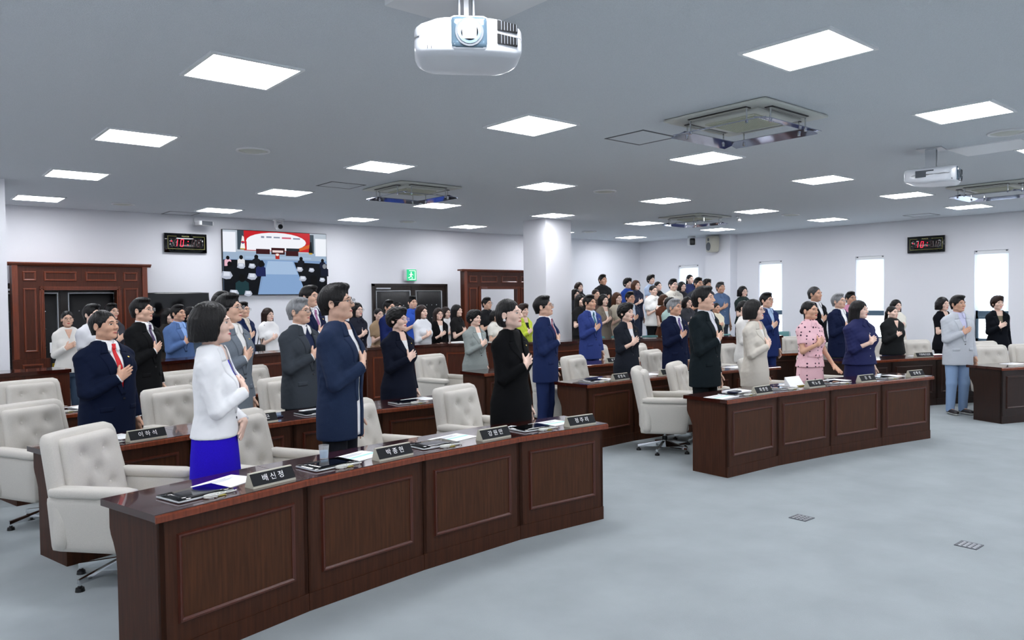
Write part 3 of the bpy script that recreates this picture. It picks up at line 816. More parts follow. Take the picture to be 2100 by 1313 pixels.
def row(pts, depth, labels, H=.75, group=None, **kw):
    """desks along a polyline of front corners (mitred joints)"""
    pts = [np.array(p, float) for p in pts]; n = len(pts); back = []
    for i in range(n):
        ts = []
        if i > 0: ts.append((pts[i]-pts[i-1])/np.linalg.norm(pts[i]-pts[i-1]))
        if i < n-1: ts.append((pts[i+1]-pts[i])/np.linalg.norm(pts[i+1]-pts[i]))
        t = sum(ts); t /= np.linalg.norm(t); back.append(pts[i]+np.array([-t[1], t[0]])*depth)
    out = []
    for i in range(n-1):
        out.append(desk(pts[i], pts[i+1], back[i], back[i+1], labels[i], (i == 0, i == n-2), H, group, **kw))
    return out
DL = {'R1L': [(1.02, 3.77), (1.85, 3.96), (2.69, 4.07), (3.55, 4.12), (4.37, 4.07)],
      'R1R': [(6.22, 4.19), (7.05, 4.15), (7.93, 4.04), (8.82, 3.89), (9.71, 3.71)],
      'R2L': [(.97, 5.71), (1.83, 5.90), (2.69, 6.00), (3.55, 6.04), (4.38, 6.00)],
      'R2R': [(6.22, 6.02), (7.05, 6.05), (7.93, 5.97), (8.82, 5.85), (9.65, 5.68)],
      'R3L': [(.95, 7.72), (1.83, 7.90), (2.69, 8.02), (3.55, 8.06), (4.38, 8.00)],
      'R3R': [(6.24, 7.92), (7.05, 7.93), (7.93, 7.85), (8.82, 7.70), (9.65, 7.48)],
      'RR1': [(11.42, 3.48), (12.22, 3.17), (13.02, 2.83)],
      'RR2': [(11.00, 5.36), (11.85, 5.08), (12.70, 4.76), (13.50, 4.42)],
      'RR3': [(11.35, 7.05), (12.20, 6.78), (13.05, 6.46)]}
RN = {'R1L': 'front row desk left of the aisle', 'R1R': 'front row desk right of the aisle', 'R2L': 'second row desk left of the aisle', 'R2R': 'second row desk right of the aisle',
      'R3L': 'third row desk left of the aisle', 'R3R': 'third row desk right of the aisle', 'RR1': 'near side desk at the right picture edge', 'RR2': 'dark side desk behind the man in jeans', 'RR3': 'rear side desk behind the blue suited man'}
DESKS = {}
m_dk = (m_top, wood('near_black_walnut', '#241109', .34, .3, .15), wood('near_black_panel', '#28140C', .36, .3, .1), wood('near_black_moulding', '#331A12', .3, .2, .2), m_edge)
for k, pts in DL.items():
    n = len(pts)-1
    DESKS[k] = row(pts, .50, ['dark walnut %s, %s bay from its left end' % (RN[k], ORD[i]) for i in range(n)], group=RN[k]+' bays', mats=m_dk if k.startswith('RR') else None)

# rear counters with raised panels
def counter(P, H, label, depth=.42):
    r = empty('rear_counter', (P[0][0], P[0][1], 0)); tag(r, label, 'counter')
    for (x0, y0), (x1, y1) in zip(P[:-1], P[1:]):
        t = np.array([x1-x0, y1-y0]); L = np.linalg.norm(t); a = math.atan2(t[1], t[0]); lo = (x0-P[0][0], y0-P[0][1], 0)
        b = MB().box((0, 0, 0), (L, .04, H-.04)).build('front_board', m_red, r, None, lo, (0, 0, a))
        MB().box((-.01, -.03, H-.04), (L+.01, depth, H)).build('counter_top', m_top, r, None, lo, (0, 0, a))
        MB().box((.0, -.012, 0), (L, 0, .12)).build('plinth', m_red, r, None, lo, (0, 0, a))
        n = max(1, int(round(L/.85))); w_ = L/n; g = MB()
        for i in range(n): g.frame(i*w_+.09, (i+1)*w_-.09, .22, H-.15, .028, -.014, 0)
        g.build('panel_moulding', m_redm, b)
        MB().box((0, depth-.03, 0), (L, depth, H-.04)).build('back_board', m_red, r, None, lo, (0, 0, a))
    return r
counter([(.6, 9.62), (1.75, 9.80)], 1.0, 'mahogany rear counter end beside the left white column')
counter([(2.75, 10.06), (3.85, 10.40), (4.95, 10.70)], 1.0, 'mahogany rear counter left of the middle gap')
counter([(5.85, 10.32), (7.20, 10.30), (8.62, 9.30)], 1.01, 'mahogany rear counter in front of the padded double door')
counter([(8.70, 9.22), (9.65, 9.16), (10.70, 8.62), (12.02, 7.98), (12.9, 7.50)], 1.0, 'mahogany rear counter before the audience on the right')

# ---------------------------------------------------------------- cream swivel armchairs
m_fab = mat('cream_upholstery', '#CDC9C1', .9, spec=.15, bump=(420, .35), var=(260, .06), sheen=.15)
m_piping = mat('cream_button', '#D8D4CC', .7)
CH = {}
def chair_parts():
    rec = lambda P: np.stack([P[:, 0], P[:, 1]+np.clip(P[:, 2]-.42, 0, 1)*.20, P[:, 2]], 1)
    def shell(P):
        P = P.copy(); k = np.clip((P[:, 2]-.5)/.45, 0, 1); P[:, 0] *= 1-.10*k; P[:, 1] += .025*(np.abs(P[:, 0])/.3)**2*-1.6
        return rec(P)
    CH['back_shell'] = mkmesh('back_shell', *rbox((-.325, .17, .24), (.325, .285, .94), .055, 10, shell), m_fab)
    bt = [(-.105, .79), (.105, .79), (0, .68), (-.105, .57), (.105, .57)]
    def cush(P):
        P = P.copy(); fr = np.clip((.19-P[:, 1])/.06, 0, 1)
        for bx, bz in bt:
            r2 = (P[:, 0]-bx)**2+(P[:, 2]-bz)**2; P[:, 1] += fr*(.030*np.exp(-r2/.0012)+.012*np.exp(-r2/.006))
        P[:, 1] -= fr*.012*(1-(P[:, 0]/.25)**2)
        k = np.clip((P[:, 2]-.5)/.45, 0, 1); P[:, 0] *= 1-.08*k
        return rec(P)
    CH['back_cushion'] = mkmesh('back_cushion', *rbox((-.25, .095, .42), (.25, .19, .905), .045, 22, cush), m_fab)
    CH['seat'] = mkmesh('seat_cushion', *rbox((-.245, -.30, .33), (.245, .16, .475), .045, 10), m_fab)
    CH['under'] = mkmesh('seat_base', *rbox((-.25, -.26, .25), (.25, .22, .34), .03, 6), m_fab)
    for s in (-1, 1):
        def side(P, s=s):
            P = P.copy(); k = np.clip((.58-P[:, 2])/.34, 0, 1); P[:, 0] -= s*.035*k; P[:, 1] += np.where(P[:, 1] < 0, .05, 0)*k
            return P
        CH['side%d' % s] = mkmesh('side_panel', *rbox((s*.285-.045, -.285, .235), (s*.285+.045, .26, .575), .022, 8, side), m_fab)
        CH['arm%d' % s] = mkmesh('armrest', *rbox((s*.29-.055, -.31, .57), (s*.29+.055, .24, .635), .030, 8), m_fab)
    b = MB(); 
    CH['btn'] = []
    for bx, bz in bt:
        v, q = rbox((-.012, -.006, -.012), (.012, .006, .012), .0059, 4); y = .095-.012*(1-(bx/.25)**2)+.040+(bz-.42)*.20
        CH['btn'].append(mkmesh('button', v+np.array([bx*.97, y, bz]), q, m_piping))
CHN = [0]
def chair(x, y, ang, label, group):
    """ang: direction the sitter faces"""
    if not CH: chair_parts()
    r = empty('swivel_armchair', (x, y, 0), radians(ang+90)); tag(r, label, 'chair', group)
    link('back_shell', CH['back_shell'], r); c = link('back_cushion', CH['back_cushion'], r); link('seat_cushion', CH['seat'], r); link('seat_base', CH['under'], r)
    for m in CH['btn']: link('button', m, c)
    for s in (-1, 1): link('side_panel', CH['side%d' % s], r); link('armrest', CH['arm%d' % s], r)
    if 'col' not in CH:
        CH['col'] = MB().cyl((0, 0, .07), (0, 0, .17), .030, .028, 14).build('gas_column', m_black, r, 40); MB
        CH['rod'] = MB().cyl((0, 0, .16), (0, 0, .27), .016, n=12).build('lift_rod', m_chrome, r, 40)
        CH['hub'] = MB().cyl((0, 0, .055), (0, 0, .125), .035, .03, 14).build('base_hub', m_chrome, r, 40)
        lg = MB().hexa([(.02, -.02, .05), (.30, -.014, .045), (.30, .014, .045), (.02, .02, .05)], [(.02, -.016, .12), (.30, -.011, .07), (.30, .011, .07), (.02, .016, .12)]).cyl((.29, 0, .03), (.29, 0, .06), .009, n=8)
        ft = MB().cyl((.29, 0, 0), (.29, 0, .022), .028, .024, 12).cyl((.29, 0, .022), (.29, 0, .034), .012, n=8)
        CH['legs'] = []; CH['feet'] = []
        for k in range(5):
            a = radians(72*k+20); l = lg.build('base_leg', m_chrome, r, None, None, (0, 0, a)); f_ = ft.build('glide', m_black, l, 40)
            CH['legs'].append(l)
    else:
        for k in ('col', 'rod', 'hub'): c = CH[k].copy(); COL.objects.link(c); c.parent = r
        for l in CH['legs']:
            c = l.copy(); COL.objects.link(c); c.parent = r
            for f_ in l.children: d = f_.copy(); COL.objects.link(d); d.parent = c
    return r
G_CH = 'cream swivel armchairs behind the desks'
for x, y, a, lab in [
    (1.21, 5.28, -50, 'cream armchair at the near left end of the front desk row'),
    (2.14, 5.22, -63, 'cream armchair directly behind the woman in white jacket'),
    (3.03, 5.14, -63, 'cream armchair directly behind the man in navy blazer'),
    (4.20, 5.40, -73, 'empty cream armchair between the navy blazer man and black jacket woman'),
    (1.10, 6.98, -65, 'cream armchair at the left picture edge in the second row'),
    (2.28, 7.28, -65, 'cream armchair just right of the red tie man'),
    (3.42, 7.42, -67, 'cream armchair between the grey suit man and grey haired man'),
    (1.36, 9.12, -77, 'cream armchair far left in the third row, below the portal'),
    (2.85, 8.98, -70, 'cream armchair beside the black suited man with glasses'),
    (3.70, 9.04, -70, 'cream armchair in the third row below the big television'),
    (6.30, 8.92, -77, 'cream armchair left of the grey jacket woman'),
    (6.72, 6.95, -70, 'cream armchair just right of the bright navy suited man'),
    (7.50, 7.18, -73, 'cream armchair left of the short haired woman in charcoal jacket'),
    (6.84, 5.42, -52, 'cream armchair at the aisle end of the right front row'),
    (7.60, 5.50, -65, 'cream armchair hidden behind the young man in dark suit'),
    (9.38, 8.58, -85, 'cream armchair half hidden behind the blue suited man'),
    (10.05, 8.30, -87, 'cream armchair behind the charcoal jacket woman, third row'),
    (9.06, 7.10, -77, 'cream armchair left of the grey haired man, second row'),
    (8.72, 5.22, -75, 'cream armchair between the beige suit woman and polka dot woman'),
    (9.80, 5.02, -77, 'cream armchair just behind the polka dot dress woman'),
    (10.95, 7.10, -88, 'cream armchair beside the woman in white jacket, second row'),
    (13.65, 7.50, -113, 'cream armchair in the rear side row under the second window'),
    (12.25, 6.00, -103, 'cream armchair beside the grey haired man in navy jacket'),
    (13.72, 5.98, -113, 'cream armchair right of the black blouse woman'),
    (13.76, 5.30, -116, 'cream armchair between black blouse woman and short haired woman'),
    (14.00, 4.30, -110, 'cream armchair partly hidden behind the light blazer man'),
    (12.95, 3.95, -125, 'cream armchair at the near side desk, fully seen'),
    (13.55, 3.60, -125, 'cream armchair cut by the right picture edge')]:
    chair(x, y, a, lab, G_CH)

# teal stacking chairs for the audience
m_teal = mat('teal_plastic', '#5E8F90', .45)
def teal_chair(x, y, z, ang, label):
    r = empty('stacking_chair', (x, y, z), radians(ang+90)); tag(r, label, 'chair', 'teal audience chairs')
    f_ = lambda P: np.stack([P[:, 0], P[:, 1]+.06*(P[:, 0]/.22)**2*-1+.12*(P[:, 2]-.45), P[:, 2]], 1)
    v, q = rbox((-.22, .20, .52), (.22, .225, .84), .012, 8, f_); qobj('backrest', v, q, m_teal, r)
    v, q = rbox((-.22, -.22, .42), (.22, .20, .45), .014, 6); qobj('seat', v, q, m_teal, r)
    for sx in (-1, 1):
        MB().tube([(sx*.2, .20, .84), (sx*.2, .17, .45), (sx*.21, .24, 0)], .011, 6).build('leg', m_chrome, r, 40)
        MB().tube([(sx*.2, -.19, .42), (sx*.21, -.22, 0)], .011, 6).build('leg', m_chrome, r, 40)
# ---------------------------------------------------------------- things on the desks
def on_desk(key, i, u, v, H=.75):
    P0 = np.array(DL[key][i]); P1 = np.array(DL[key][i+1]); t = (P1-P0); L = np.linalg.norm(t); t /= L; n = np.array([-t[1], t[0]])
    p = P0+t*L*u+n*v
    return (p[0], p[1], H+.0005), math.atan2(t[1], t[0])
def text(name, s, size, mt, parent, loc, rot, ext=.0004, sx=1.0, space=1.0):
    c = bpy.data.curves.new(name, 'FONT'); c.body = s; c.size = size; c.align_x = 'CENTER'; c.align_y = 'CENTER'; c.extrude = ext; c.space_character = space
    c.resolution_u = 3; c.materials.append(mt); o = bpy.data.objects.new(name, c); COL.objects.link(o)
    me = bpy.data.meshes.new_from_object(o, depsgraph=bpy.context.evaluated_depsgraph_get()); bpy.data.objects.remove(o); bpy.data.curves.remove(c)
    return link(name, me, parent, loc, rot)
m_np = mat('nameplate_cream', '#B9B6A6', .45); m_npf = mat('nameplate_black', '#0B0E14', .6, spec=.25); m_lett = mat('white_lettering', '#F4F4F4', .5)
def nameplate(key, i, words, label, u=.77, v=.05, wd=.27):
    loc, a = on_desk(key, i, u, v); r = empty('nameplate', loc, a); tag(r, label, 'nameplate', 'desk nameplates')
    h = wd/2
    MB().prism([(-.036, 0), (.04, 0), (.016, .076), (.004, .076), (-.034, .010)], lambda p, q, w_: (w_, p, q), -h, h).build('plate_body', m_np, r)
    d = np.array([.038, .066]); d /= np.linalg.norm(d); nn = np.array([-d[1], d[0]])
    b0 = np.array([-.034, .012])+nn*.002; t0 = b0+d*.068
    MB().hexa([(-h+.002, *b0), (h-.002, *b0), (h-.002, *(b0-nn*.002)), (-h+.002, *(b0-nn*.002))], [(-h+.002, *t0), (h-.002, *t0), (h-.002, *(t0-nn*.002)), (-h+.002, *(t0-nn*.002))]).build('plate_face', m_npf, r)
    m = b0+d*.033+nn*.0008
    text('lettering', words, .042, m_lett, r, (0, m[0], m[1]), (math.atan2(d[1], d[0]), 0, 0))
m_case = mat('tablet_case', '#C9CCD0', .35, metal=.3); m_cable = mat('white_cable', '#D9DAD4', .5); m_tag = mat('yellow_tag', '#B6A954', .5)
TB = {}
def tablet(key, i, label, u=.32, v=.17, rz=0.0, cable=True, scr=None):
    loc, a = on_desk(key, i, u, v); r = empty('tablet_computer', loc, a+rz); tag(r, label, 'tablet', 'tablets on the desks')
    if not TB:
        TB['b'] = mkmesh('tablet_body', *rbox((-.155, -.105, 0), (.155, .105, .013), .006, 5), m_case)
        TB['s'] = mkmesh('tablet_screen', *rbox((-.152, -.102, .0115), (.152, .102, .0155), .0018, 4), m_gloss)
        t = np.linspace(0, 1, 40)
        P = np.stack([-.02+.17*t+.02*np.sin(9*t), -.118-.018*np.sin(17*t)*(1-.3*t), .004+.006*np.abs(np.sin(13*t))], 1)
        TB['c'] = mkmesh('charging_cable', *tube_path(P, .0032, 6), m_cable)
        P2 = np.stack([.03+.06*np.cos(t*11), -.122+.022*np.sin(t*11), .010+.004*np.sin(t*5)], 1)
        TB['c2'] = mkmesh('charging_cable', *tube_path(P2, .0032, 6), m_cable)
        TB['t'] = mkmesh('cable_tag', *rbox((.04, -.140, .001), (.085, -.122, .004), .001, 2), m_tag)
    link('tablet_body', TB['b'], r); link('tablet_screen', TB['s'], r)
    if cable: link('charging_cable', TB['c'], r); link('charging_cable', TB['c2'], r); link('cable_tag', TB['t'], r)
def sheet(key, i, label, u, v, rz=0.1, wd=.30, dp=.21, n=1, strip=True, th=.003, lines=True):
    loc, a = on_desk(key, i, u, v); r = empty('paper_sheet', loc, a+rz); tag(r, label, 'paper', 'papers on the desks')
    MB().box((-wd/2, -dp/2, 0), (wd/2, dp/2, th)).build('page', m_paper, r)
    if strip: MB().box((-wd/2+.01, -dp*.12, th), (wd/2-.01, dp*.02, th+.0006)).build('printed_band', m_teal_ink, r)
    if lines:
        g = MB()
        for k in range(5): g.box((-wd*.4, dp*(.14+.05*k), th), (wd*(.2+.15*((k*7) % 3)/2), dp*(.14+.05*k)+.004, th+.0005))
        g.build('printed_lines', m_ink, r)
NAMES = {('R1L', 0): ('배 신 정', 'cut-in name reading 배신정'), ('R1L', 1): ('박 종 현', '박종현'), ('R1L', 2): ('강 원 만', '강원만'), ('R1L', 3): ('정 주 리', '정주리'),
         ('R1R', 0): ('최 영 진', ''), ('R1R', 1): ('박 노 성', ''), ('R1R', 2): ('김   정', ''), ('R1R', 3): ('성 해 성', ''),
         ('R2L', 0): ('이 하 석', ''), ('R2L', 1): ('조 용 근', ''), ('R2L', 2): ('김 상 수', ''), ('R2R', 0): ('성 영 숙', ''), ('R2R', 1): ('최 유 주 희', ''),
         ('R3L', 1): ('신 용 규', ''), ('R3R', 1): ('이 성 우', ''), ('R3R', 2): ('성 정 수', ''), ('RR2', 1): ('기획예산실장', ''), ('RR3', 1): ('경제환경국장', '')}
SIDE = {'R1L': 'front left row', 'R1R': 'front right row', 'R2L': 'second left row', 'R2R': 'second right row', 'R3L': 'third left row', 'R3R': 'third right row', 'RR2': 'dark side desk', 'RR3': 'rear side desk'}
for (k, i), (w_, _) in NAMES.items():
    nameplate(k, i, w_, 'black desk nameplate on the %s, %s bay' % (SIDE[k], ORD[i]), u={('R2L', 0): .66, ('R2L', 1): .70}.get((k, i), .77), wd=.34 if len(w_) > 5 and k != 'R1R' else .27)
for (k, i, u, rz) in [('R1L', 0, .34, .02), ('R1L', 1, .30, .03), ('R1L', 2, .25, .0), ('R1L', 3, .30, .05), ('R1R', 0, .45, 0), ('R1R', 1, .30, .05), ('R1R', 2, .30, 0), ('R1R', 3, .25, 0),
                      ('R2L', 0, .30, .1), ('R2L', 2, .35, .05), ('R2L', 3, .45, 0), ('R2R', 0, .35, 0), ('R2R', 2, .4, .1), ('R3L', 0, .45, 0)]:
    tablet(k, i, 'thin dark tablet with coiled white cable on the %s, %s bay' % (SIDE[k], ORD[i]), u, .17, rz)
for (k, i, u, v, rz, st) in [('R1L', 0, .62, .27, .25, False), ('R1L', 1, .62, .24, .2, True), ('R1L', 2, .55, .27, .15, True), ('R1L', 3, .62, .25, .1, True), ('R1R', 0, .14, .15, .1, True), ('R1R', 1, .72, .30, .3, False),
                             ('R1R', 2, .55, .30, .1, False), ('R1R', 3, .55, .25, 0, False), ('R2L', 0, .52, .30, .2, False), ('R2L', 1, .42, .22, .1, True), ('R2L', 2, .5, .33, .1, False), ('R2L', 3, .70, .30, .2, False),
                             ('R2R', 0, .60, .24, .2, False), ('R2R', 1, .55, .25, 0, False), ('R3L', 0, .66, .30, .2, False), ('R3L', 1, .60, .22, .1, True), ('R2R', 3, .35, .25, .2, False), ('RR2', 1, .92, .25, .1, False), ('RR1', 0, .7, .3, .1, False)]:
    sheet(k, i, 'white printed paper lying on the %s, %s bay' % (SIDE.get(k, 'near side desk'), ORD[i]), u, v, rz, strip=st)
sheet('R1L', 3, 'small second paper beside the tablet, front left row, fourth bay', .20, .28, .5, .16, .12, strip=False)
sheet('R1R', 0, 'white document pile behind the nameplate, front right row, first bay', .62, .25, .05, .26, .20, strip=False, th=.02)
# white document holder and phone on the right front row, navy phone cases, drinking glass
loc, a = on_desk('R1R', 1, .66, .22); r = empty('document_holder', loc, a); tag(r, 'white folded document holder standing before the polka dot dress', 'holder')
MB().hexa([(-.12, -.03, 0), (.12, -.03, 0), (.12, .05, 0), (-.12, .05, 0)], [(-.12, .045, .10), (.12, .045, .10), (.12, .05, .10), (-.12, .05, .10)]).build('holder_card', m_paper, r)
MB().box((-.02, -.06, 0), (.11, -.035, .012)).build('pen_tray', mat('ochre_plastic', '#8A7A2C', .5), r)
for key, i, u, v, lab in (('R1R', 0, .47, .20, 'navy phone case lying on the tablet before the young man'), ('R2R', 0, .38, .22, 'navy wallet on the tablet, second right row, first bay'), ('R2L', 1, .92, .20, 'black phone on the second left row, second bay')):
    loc, a = on_desk(key, i, u, v, .7665 if key != 'R2L' else .75); r = empty('phone', loc, a+.2); tag(r, lab, 'phone')
    qobj('phone_body', *rbox((-.08, -.045, 0), (.08, .045, .016), .006, 4), mat('navy_leather', '#17203F', .5), r); MB().box((-.07, -.038, .016), (.07, .038, .017)).build('phone_screen', m_gloss, r)
loc, a = on_desk('R1L', 1, .42, .36); r = empty('drinking_glass', loc, a); tag(r, 'small clear water glass near the navy blazer man', 'glass')
g = MB().cyl((0, 0, 0), (0, 0, .085), .026, .032, 18, False).cyl((0, 0, .002), (0, 0, .006), .026, .026, 18).build('glass_wall', mat('clear_glass', '#FFFFFF', .02, alpha=.25, spec=.8), r, 40)
MB().cyl((0, 0, .007), (0, 0, .05), .025, .028, 18).build('water', mat('water', '#9FC8E8', .05, alpha=.4), r, 40)
loc, a = on_desk('RR2', 2, .3, .25); r = empty('red_folder', loc, a); tag(r, 'dark red closed folder on the dark side desk', 'folder'); MB().box((-.15, -.1, 0), (.15, .1, .012)).build('cover', mat('red_card', '#6E1D22', .5), r)
MB().box((-.145, -.095, .012), (.145, .095, .016)).build('pages', m_paper, r)
r = empty('open_book', (7.55, 10.22, 1.011), -.6); tag(r, 'open white booklet on the rear counter by the portal', 'booklet')
for s in (-1, 1): MB().hexa([(0, -.11, 0), (s*.16, -.11, 0), (s*.16, .11, 0), (0, .11, 0)], [(0, -.11, .02), (s*.16, -.11, .012), (s*.16, .11, .012), (0, .11, .02)]).build('page_block', m_paper, r)

# ---------------------------------------------------------------- wall things
def wall_obj(name, x, y, z, rz, label, cat): r = empty(name, (x, y, z), rz); tag(r, label, cat); return r
# big television and its picture
def em(c, s=1.0): return mat('screen_'+c.strip('#'), '#000000', .3, spec=.1, emit=c, es=s)
tv = wall_obj('television', 5.95, YB, 2.455, 0, 'large wall television showing the chamber with flags and banner', 'television')
tw, th = 2.02, 1.17
qobj('tv_cabinet', *rbox((-tw/2-.012, -.075, -th/2-.012), (tw/2+.012, -.02, th/2+.012), .01, 4), m_black, tv)
MB().box((-.3, -.022, -.25), (.3, 0, .25)).build('wall_bracket', m_grey, tv)
def scr_poly(items, w_, h_, y):
    cols = []; mb = MB()
    for k, (c, P) in enumerate(items):
        if c not in cols: cols.append(c)
        mb.mi(cols.index(c)); yy = y-.00025*k
        mb.add([((u-.5)*w_, yy, (.5-v)*h_) for u, v in P], [tuple(range(len(P)))])
    return mb, cols
def R4(u0, v0, u1, v1): return [(u0, v1), (u1, v1), (u1, v0), (u0, v0)]
def circ(u, v, ru, rv, n=14): return [(u+ru*cos(2*pi*k/n), v-rv*sin(2*pi*k/n)) for k in range(n)]
I = [('#B9C4D0', R4(0, 0, 1, .36)), ('#9FB4CC', R4(0, .33, 1, .46)), ('#7F9CC4', R4(0, .45, 1, 1)),
     ('#F2F6FF', R4(.0, .03, .115, .34)), ('#3C4A55', R4(.13, 0, .19, .3)), ('#F4F8FF', R4(.885, .08, 1, .37)), ('#3C4A55', R4(.83, .02, .87, .33)),
     ('#C8242C', R4(.19, 0, .83, .31)), ('#D8642A', [(.62, .31), (.83, .18), (.83, .31)]), ('#C8242C', [(.70, .31), (.83, .24), (.83, .31)]),
     ('#F6F8FF', circ(.5, .158, .29, .145, 24)), ('#F6F8FF', R4(.215, .18, .70, .30)),
     ('#8A93A8', R4(.35, .075, .38, .105)), ('#8A93A8', R4(.40, .075, .45, .1)), ('#8A93A8', R4(.47, .078, .53, .1)), ('#D06078', R4(.55, .08, .64, .105)), ('#8A93A8', R4(.66, .085, .73, .108)),
     ('#F8F8F4', [(.155, .28), (.2, .28), (.19, .1), (.175, .08)]), ('#C22A3A', circ(.18, .185, .016, .022)), ('#27408C', [(.165, .19), (.196, .19), (.18, .21)]), ('#C9A23A', R4(.155, .28, .2, .295)),
     ('#16181C', [(.815, .32), (.855, .32), (.845, .14), (.83, .14)]), ('#C9A23A', [(.815, .32), (.855, .32), (.85, .345), (.82, .345)]),
     ('#3A1418', R4(.30, .28, .43, .36)), ('#3A1418', R4(.445, .255, .575, .36)), ('#F0D8D8', R4(.455, .295, .56, .33)), ('#3A1418', R4(.585, .30, .71, .38)), ('#20262E', R4(.59, .255, .72, .30)),
     ('#A8C0DC', R4(.2, .40, .84, .43)), ('#B02A22', R4(.483, .345, .522, .435)), ('#F4E8E0', circ(.502, .365, .016, .02)),
     ('#0D1016', [(0, 1), (.31, 1), (.34, .74), (.38, .52), (.36, .46), (0, .46)]), ('#0D1016', [(.73, .9), (.78, 1), (1, 1), (1, .5), (.66, .48)]),
     ('#86A6D0', [(.32, 1), (.78, 1), (.66, .46), (.40, .46)]), ('#A6C0E0', [(.37, .68), (.70, .68), (.65, .47), (.41, .47)])]
for (u, v, s, c) in [(.04, .45, .05, '#E8B8C8'), (.16, .44, .055, '#E4E4E8'), (.30, .43, .06, '#14171D'), (.055, .55, .065, '#101318'), (.34, .55, .075, '#1C2454'), (.165, .78, .10, '#1E3A40'), (.735, .44, .055, '#15171F'), (.775, .55, .065, '#101318'), (.955, .46, .05, '#151A30'), (.975, .56, .065, '#151A2C'), (.86, .80, .12, '#0A0C10')]:
    I += [(c, [(u-s*.62, v+s*2.2), (u+s*.62, v+s*2.2), (u+s*.6, v+s*.4), (u+s*.25, v), (u-s*.25, v), (u-s*.6, v+s*.4)]), ('#0A0A0C' if c != '#151A2C' else '#8C9098', circ(u, v-s*.35, s*.32, s*.62))]
for (u, v, s) in [(.16, .54, .05), (.26, .54, .045), (.03, .68, .07), (.26, .70, .06), (.09, .96, .06), (.22, .97, .05), (.72, .58, .045), (.75, .73, .05), (.95, .75, .04), (.84, .59, .04)]:
    s *= .8; I += [('#B4BBCB', [(u-s, v+s*1.0), (u-s*.2, v+s*1.5), (u+s*.5, v+s*1.4), (u+s*.9, v+s*.5), (u+s*.55, v-s*.6), (u-s*.7, v-s*.7)]), ('#DDE3F0', [(u-s*.6, v+s*.6), (u+s*.45, v+s*.6), (u+s*.4, v-s*.5), (u-s*.5, v-s*.55)])]
mb, cols = scr_poly(I, tw, th, -.0765); mb.build('screen_picture', [em(c, .95) for c in cols], tv, None, fix=False)
t2 = wall_obj('television', 4.15, YB, 1.60, 0, 'switched-off black television on the wall beside the left portal', 'television')
qobj('tv_cabinet', *rbox((-.53, -.09, -.32), (.53, -.03, .31), .018, 5), m_black, t2); MB().box((-.505, -.093, -.29), (.505, -.089, .288)).build('dark_screen', m_gloss, t2)
MB().box((-.2, -.035, -.2), (.2, 0, .2)).build('wall_bracket', m_grey, t2)

m_red_on = mat('led_red', '#200000', .3, emit='#FF1E3C', es=3.0); m_red_dim = mat('led_dim', '#3A0B10', .3); m_gold = mat('gold_print', '#8C8A4A', .5)
def clock(x, y, z, rz, label):
    r = wall_obj('digital_clock', x, y, z, rz, label, 'clock'); w_, h_ = .71, .335
    qobj('clock_case', *rbox((-w_/2, -.06, -h_/2), (w_/2, 0, h_/2), .006, 3), m_gloss, r)
    MB().frame(-w_/2+.05, w_/2-.035, -h_/2+.06, h_/2-.05, .008, -.0625, -.06).build('gold_border', m_gold, r)
    MB().box((-w_/2+.2, -.0632, h_/2-.075), (w_/2-.24, -.0605, h_/2-.035)).build('brand_backing', m_gloss, r)
    text('brand_lettering', 'PHAROS', .032, mat('gold_letter', '#D8D48A', .5), r, (-.01, -.0638, h_/2-.055), (pi/2, 0, 0))
    text('lettering', 'AM', .018, m_lett, r, (-w_/2+.09, -.0615, .028), (pi/2, 0, 0)); text('lettering', 'PM', .018, m_lett, r, (-w_/2+.09, -.0615, -.028), (pi/2, 0, 0))
    SEG = {'a': ((0, .06), (.045, .06)), 'g': ((0, 0), (.045, 0)), 'd': ((0, -.06), (.045, -.06)), 'f': ((0, .06), (0, 0)), 'b': ((.045, .06), (.045, 0)), 'e': ((0, 0), (0, -.06)), 'c': ((.045, 0), (.045, -.06))}
    ON = {0: '', 1: 'bc', 2: 'abcdef', 3: '', 4: ''}
    for d, (dx, on) in enumerate(((-.19, 'bc'), (-.09, 'abcdef'), (.10, ''), (.19, ''))):
        dg = MB()
        for k, (p, q) in SEG.items():
            dg.mi(0 if k in on else 1)
            sh = lambda t: (dx+t[0]+t[1]*.12, t[1])
            (x0, z0), (x1, z1) = sh(p), sh(q); hor = abs(z1-z0) < .01; b = .009
            if hor: P = [(x0+.006, z0-b*.5), (x1-.006, z1-b*.5), (x1, z1), (x1-.006, z1+b*.5), (x0+.006, z0+b*.5), (x0, z0)]
            else: P = [(x0-b*.5, z0-.006), (x0, z0), (x0+b*.5, z0-.006), (x1+b*.5, z1+.006), (x1, z1), (x1-b*.5, z1+.006)]
            dg.prism(P, lambda u, v, w: (u, w, v), -.0618, -.0602)
        dg.build('digit', [m_red_on, m_red_dim], r)
    cl = MB()
    for zz in (.03, -.03): cl.box((.026+zz*.12, -.0618, zz-.008), (.04+zz*.12, -.0602, zz+.008))
    cl.box((-w_/2+.105, -.0618, .020), (-w_/2+.125, -.0602, .034)); cl.build('colon_dots', m_red_on, r)
clock(4.31, YB, 2.77, 0, 'black digital wall clock reading 10 left of the big television')
clock(XR, 6.38, 2.74, -pi/2, 'black digital wall clock reading 10 on the window wall')
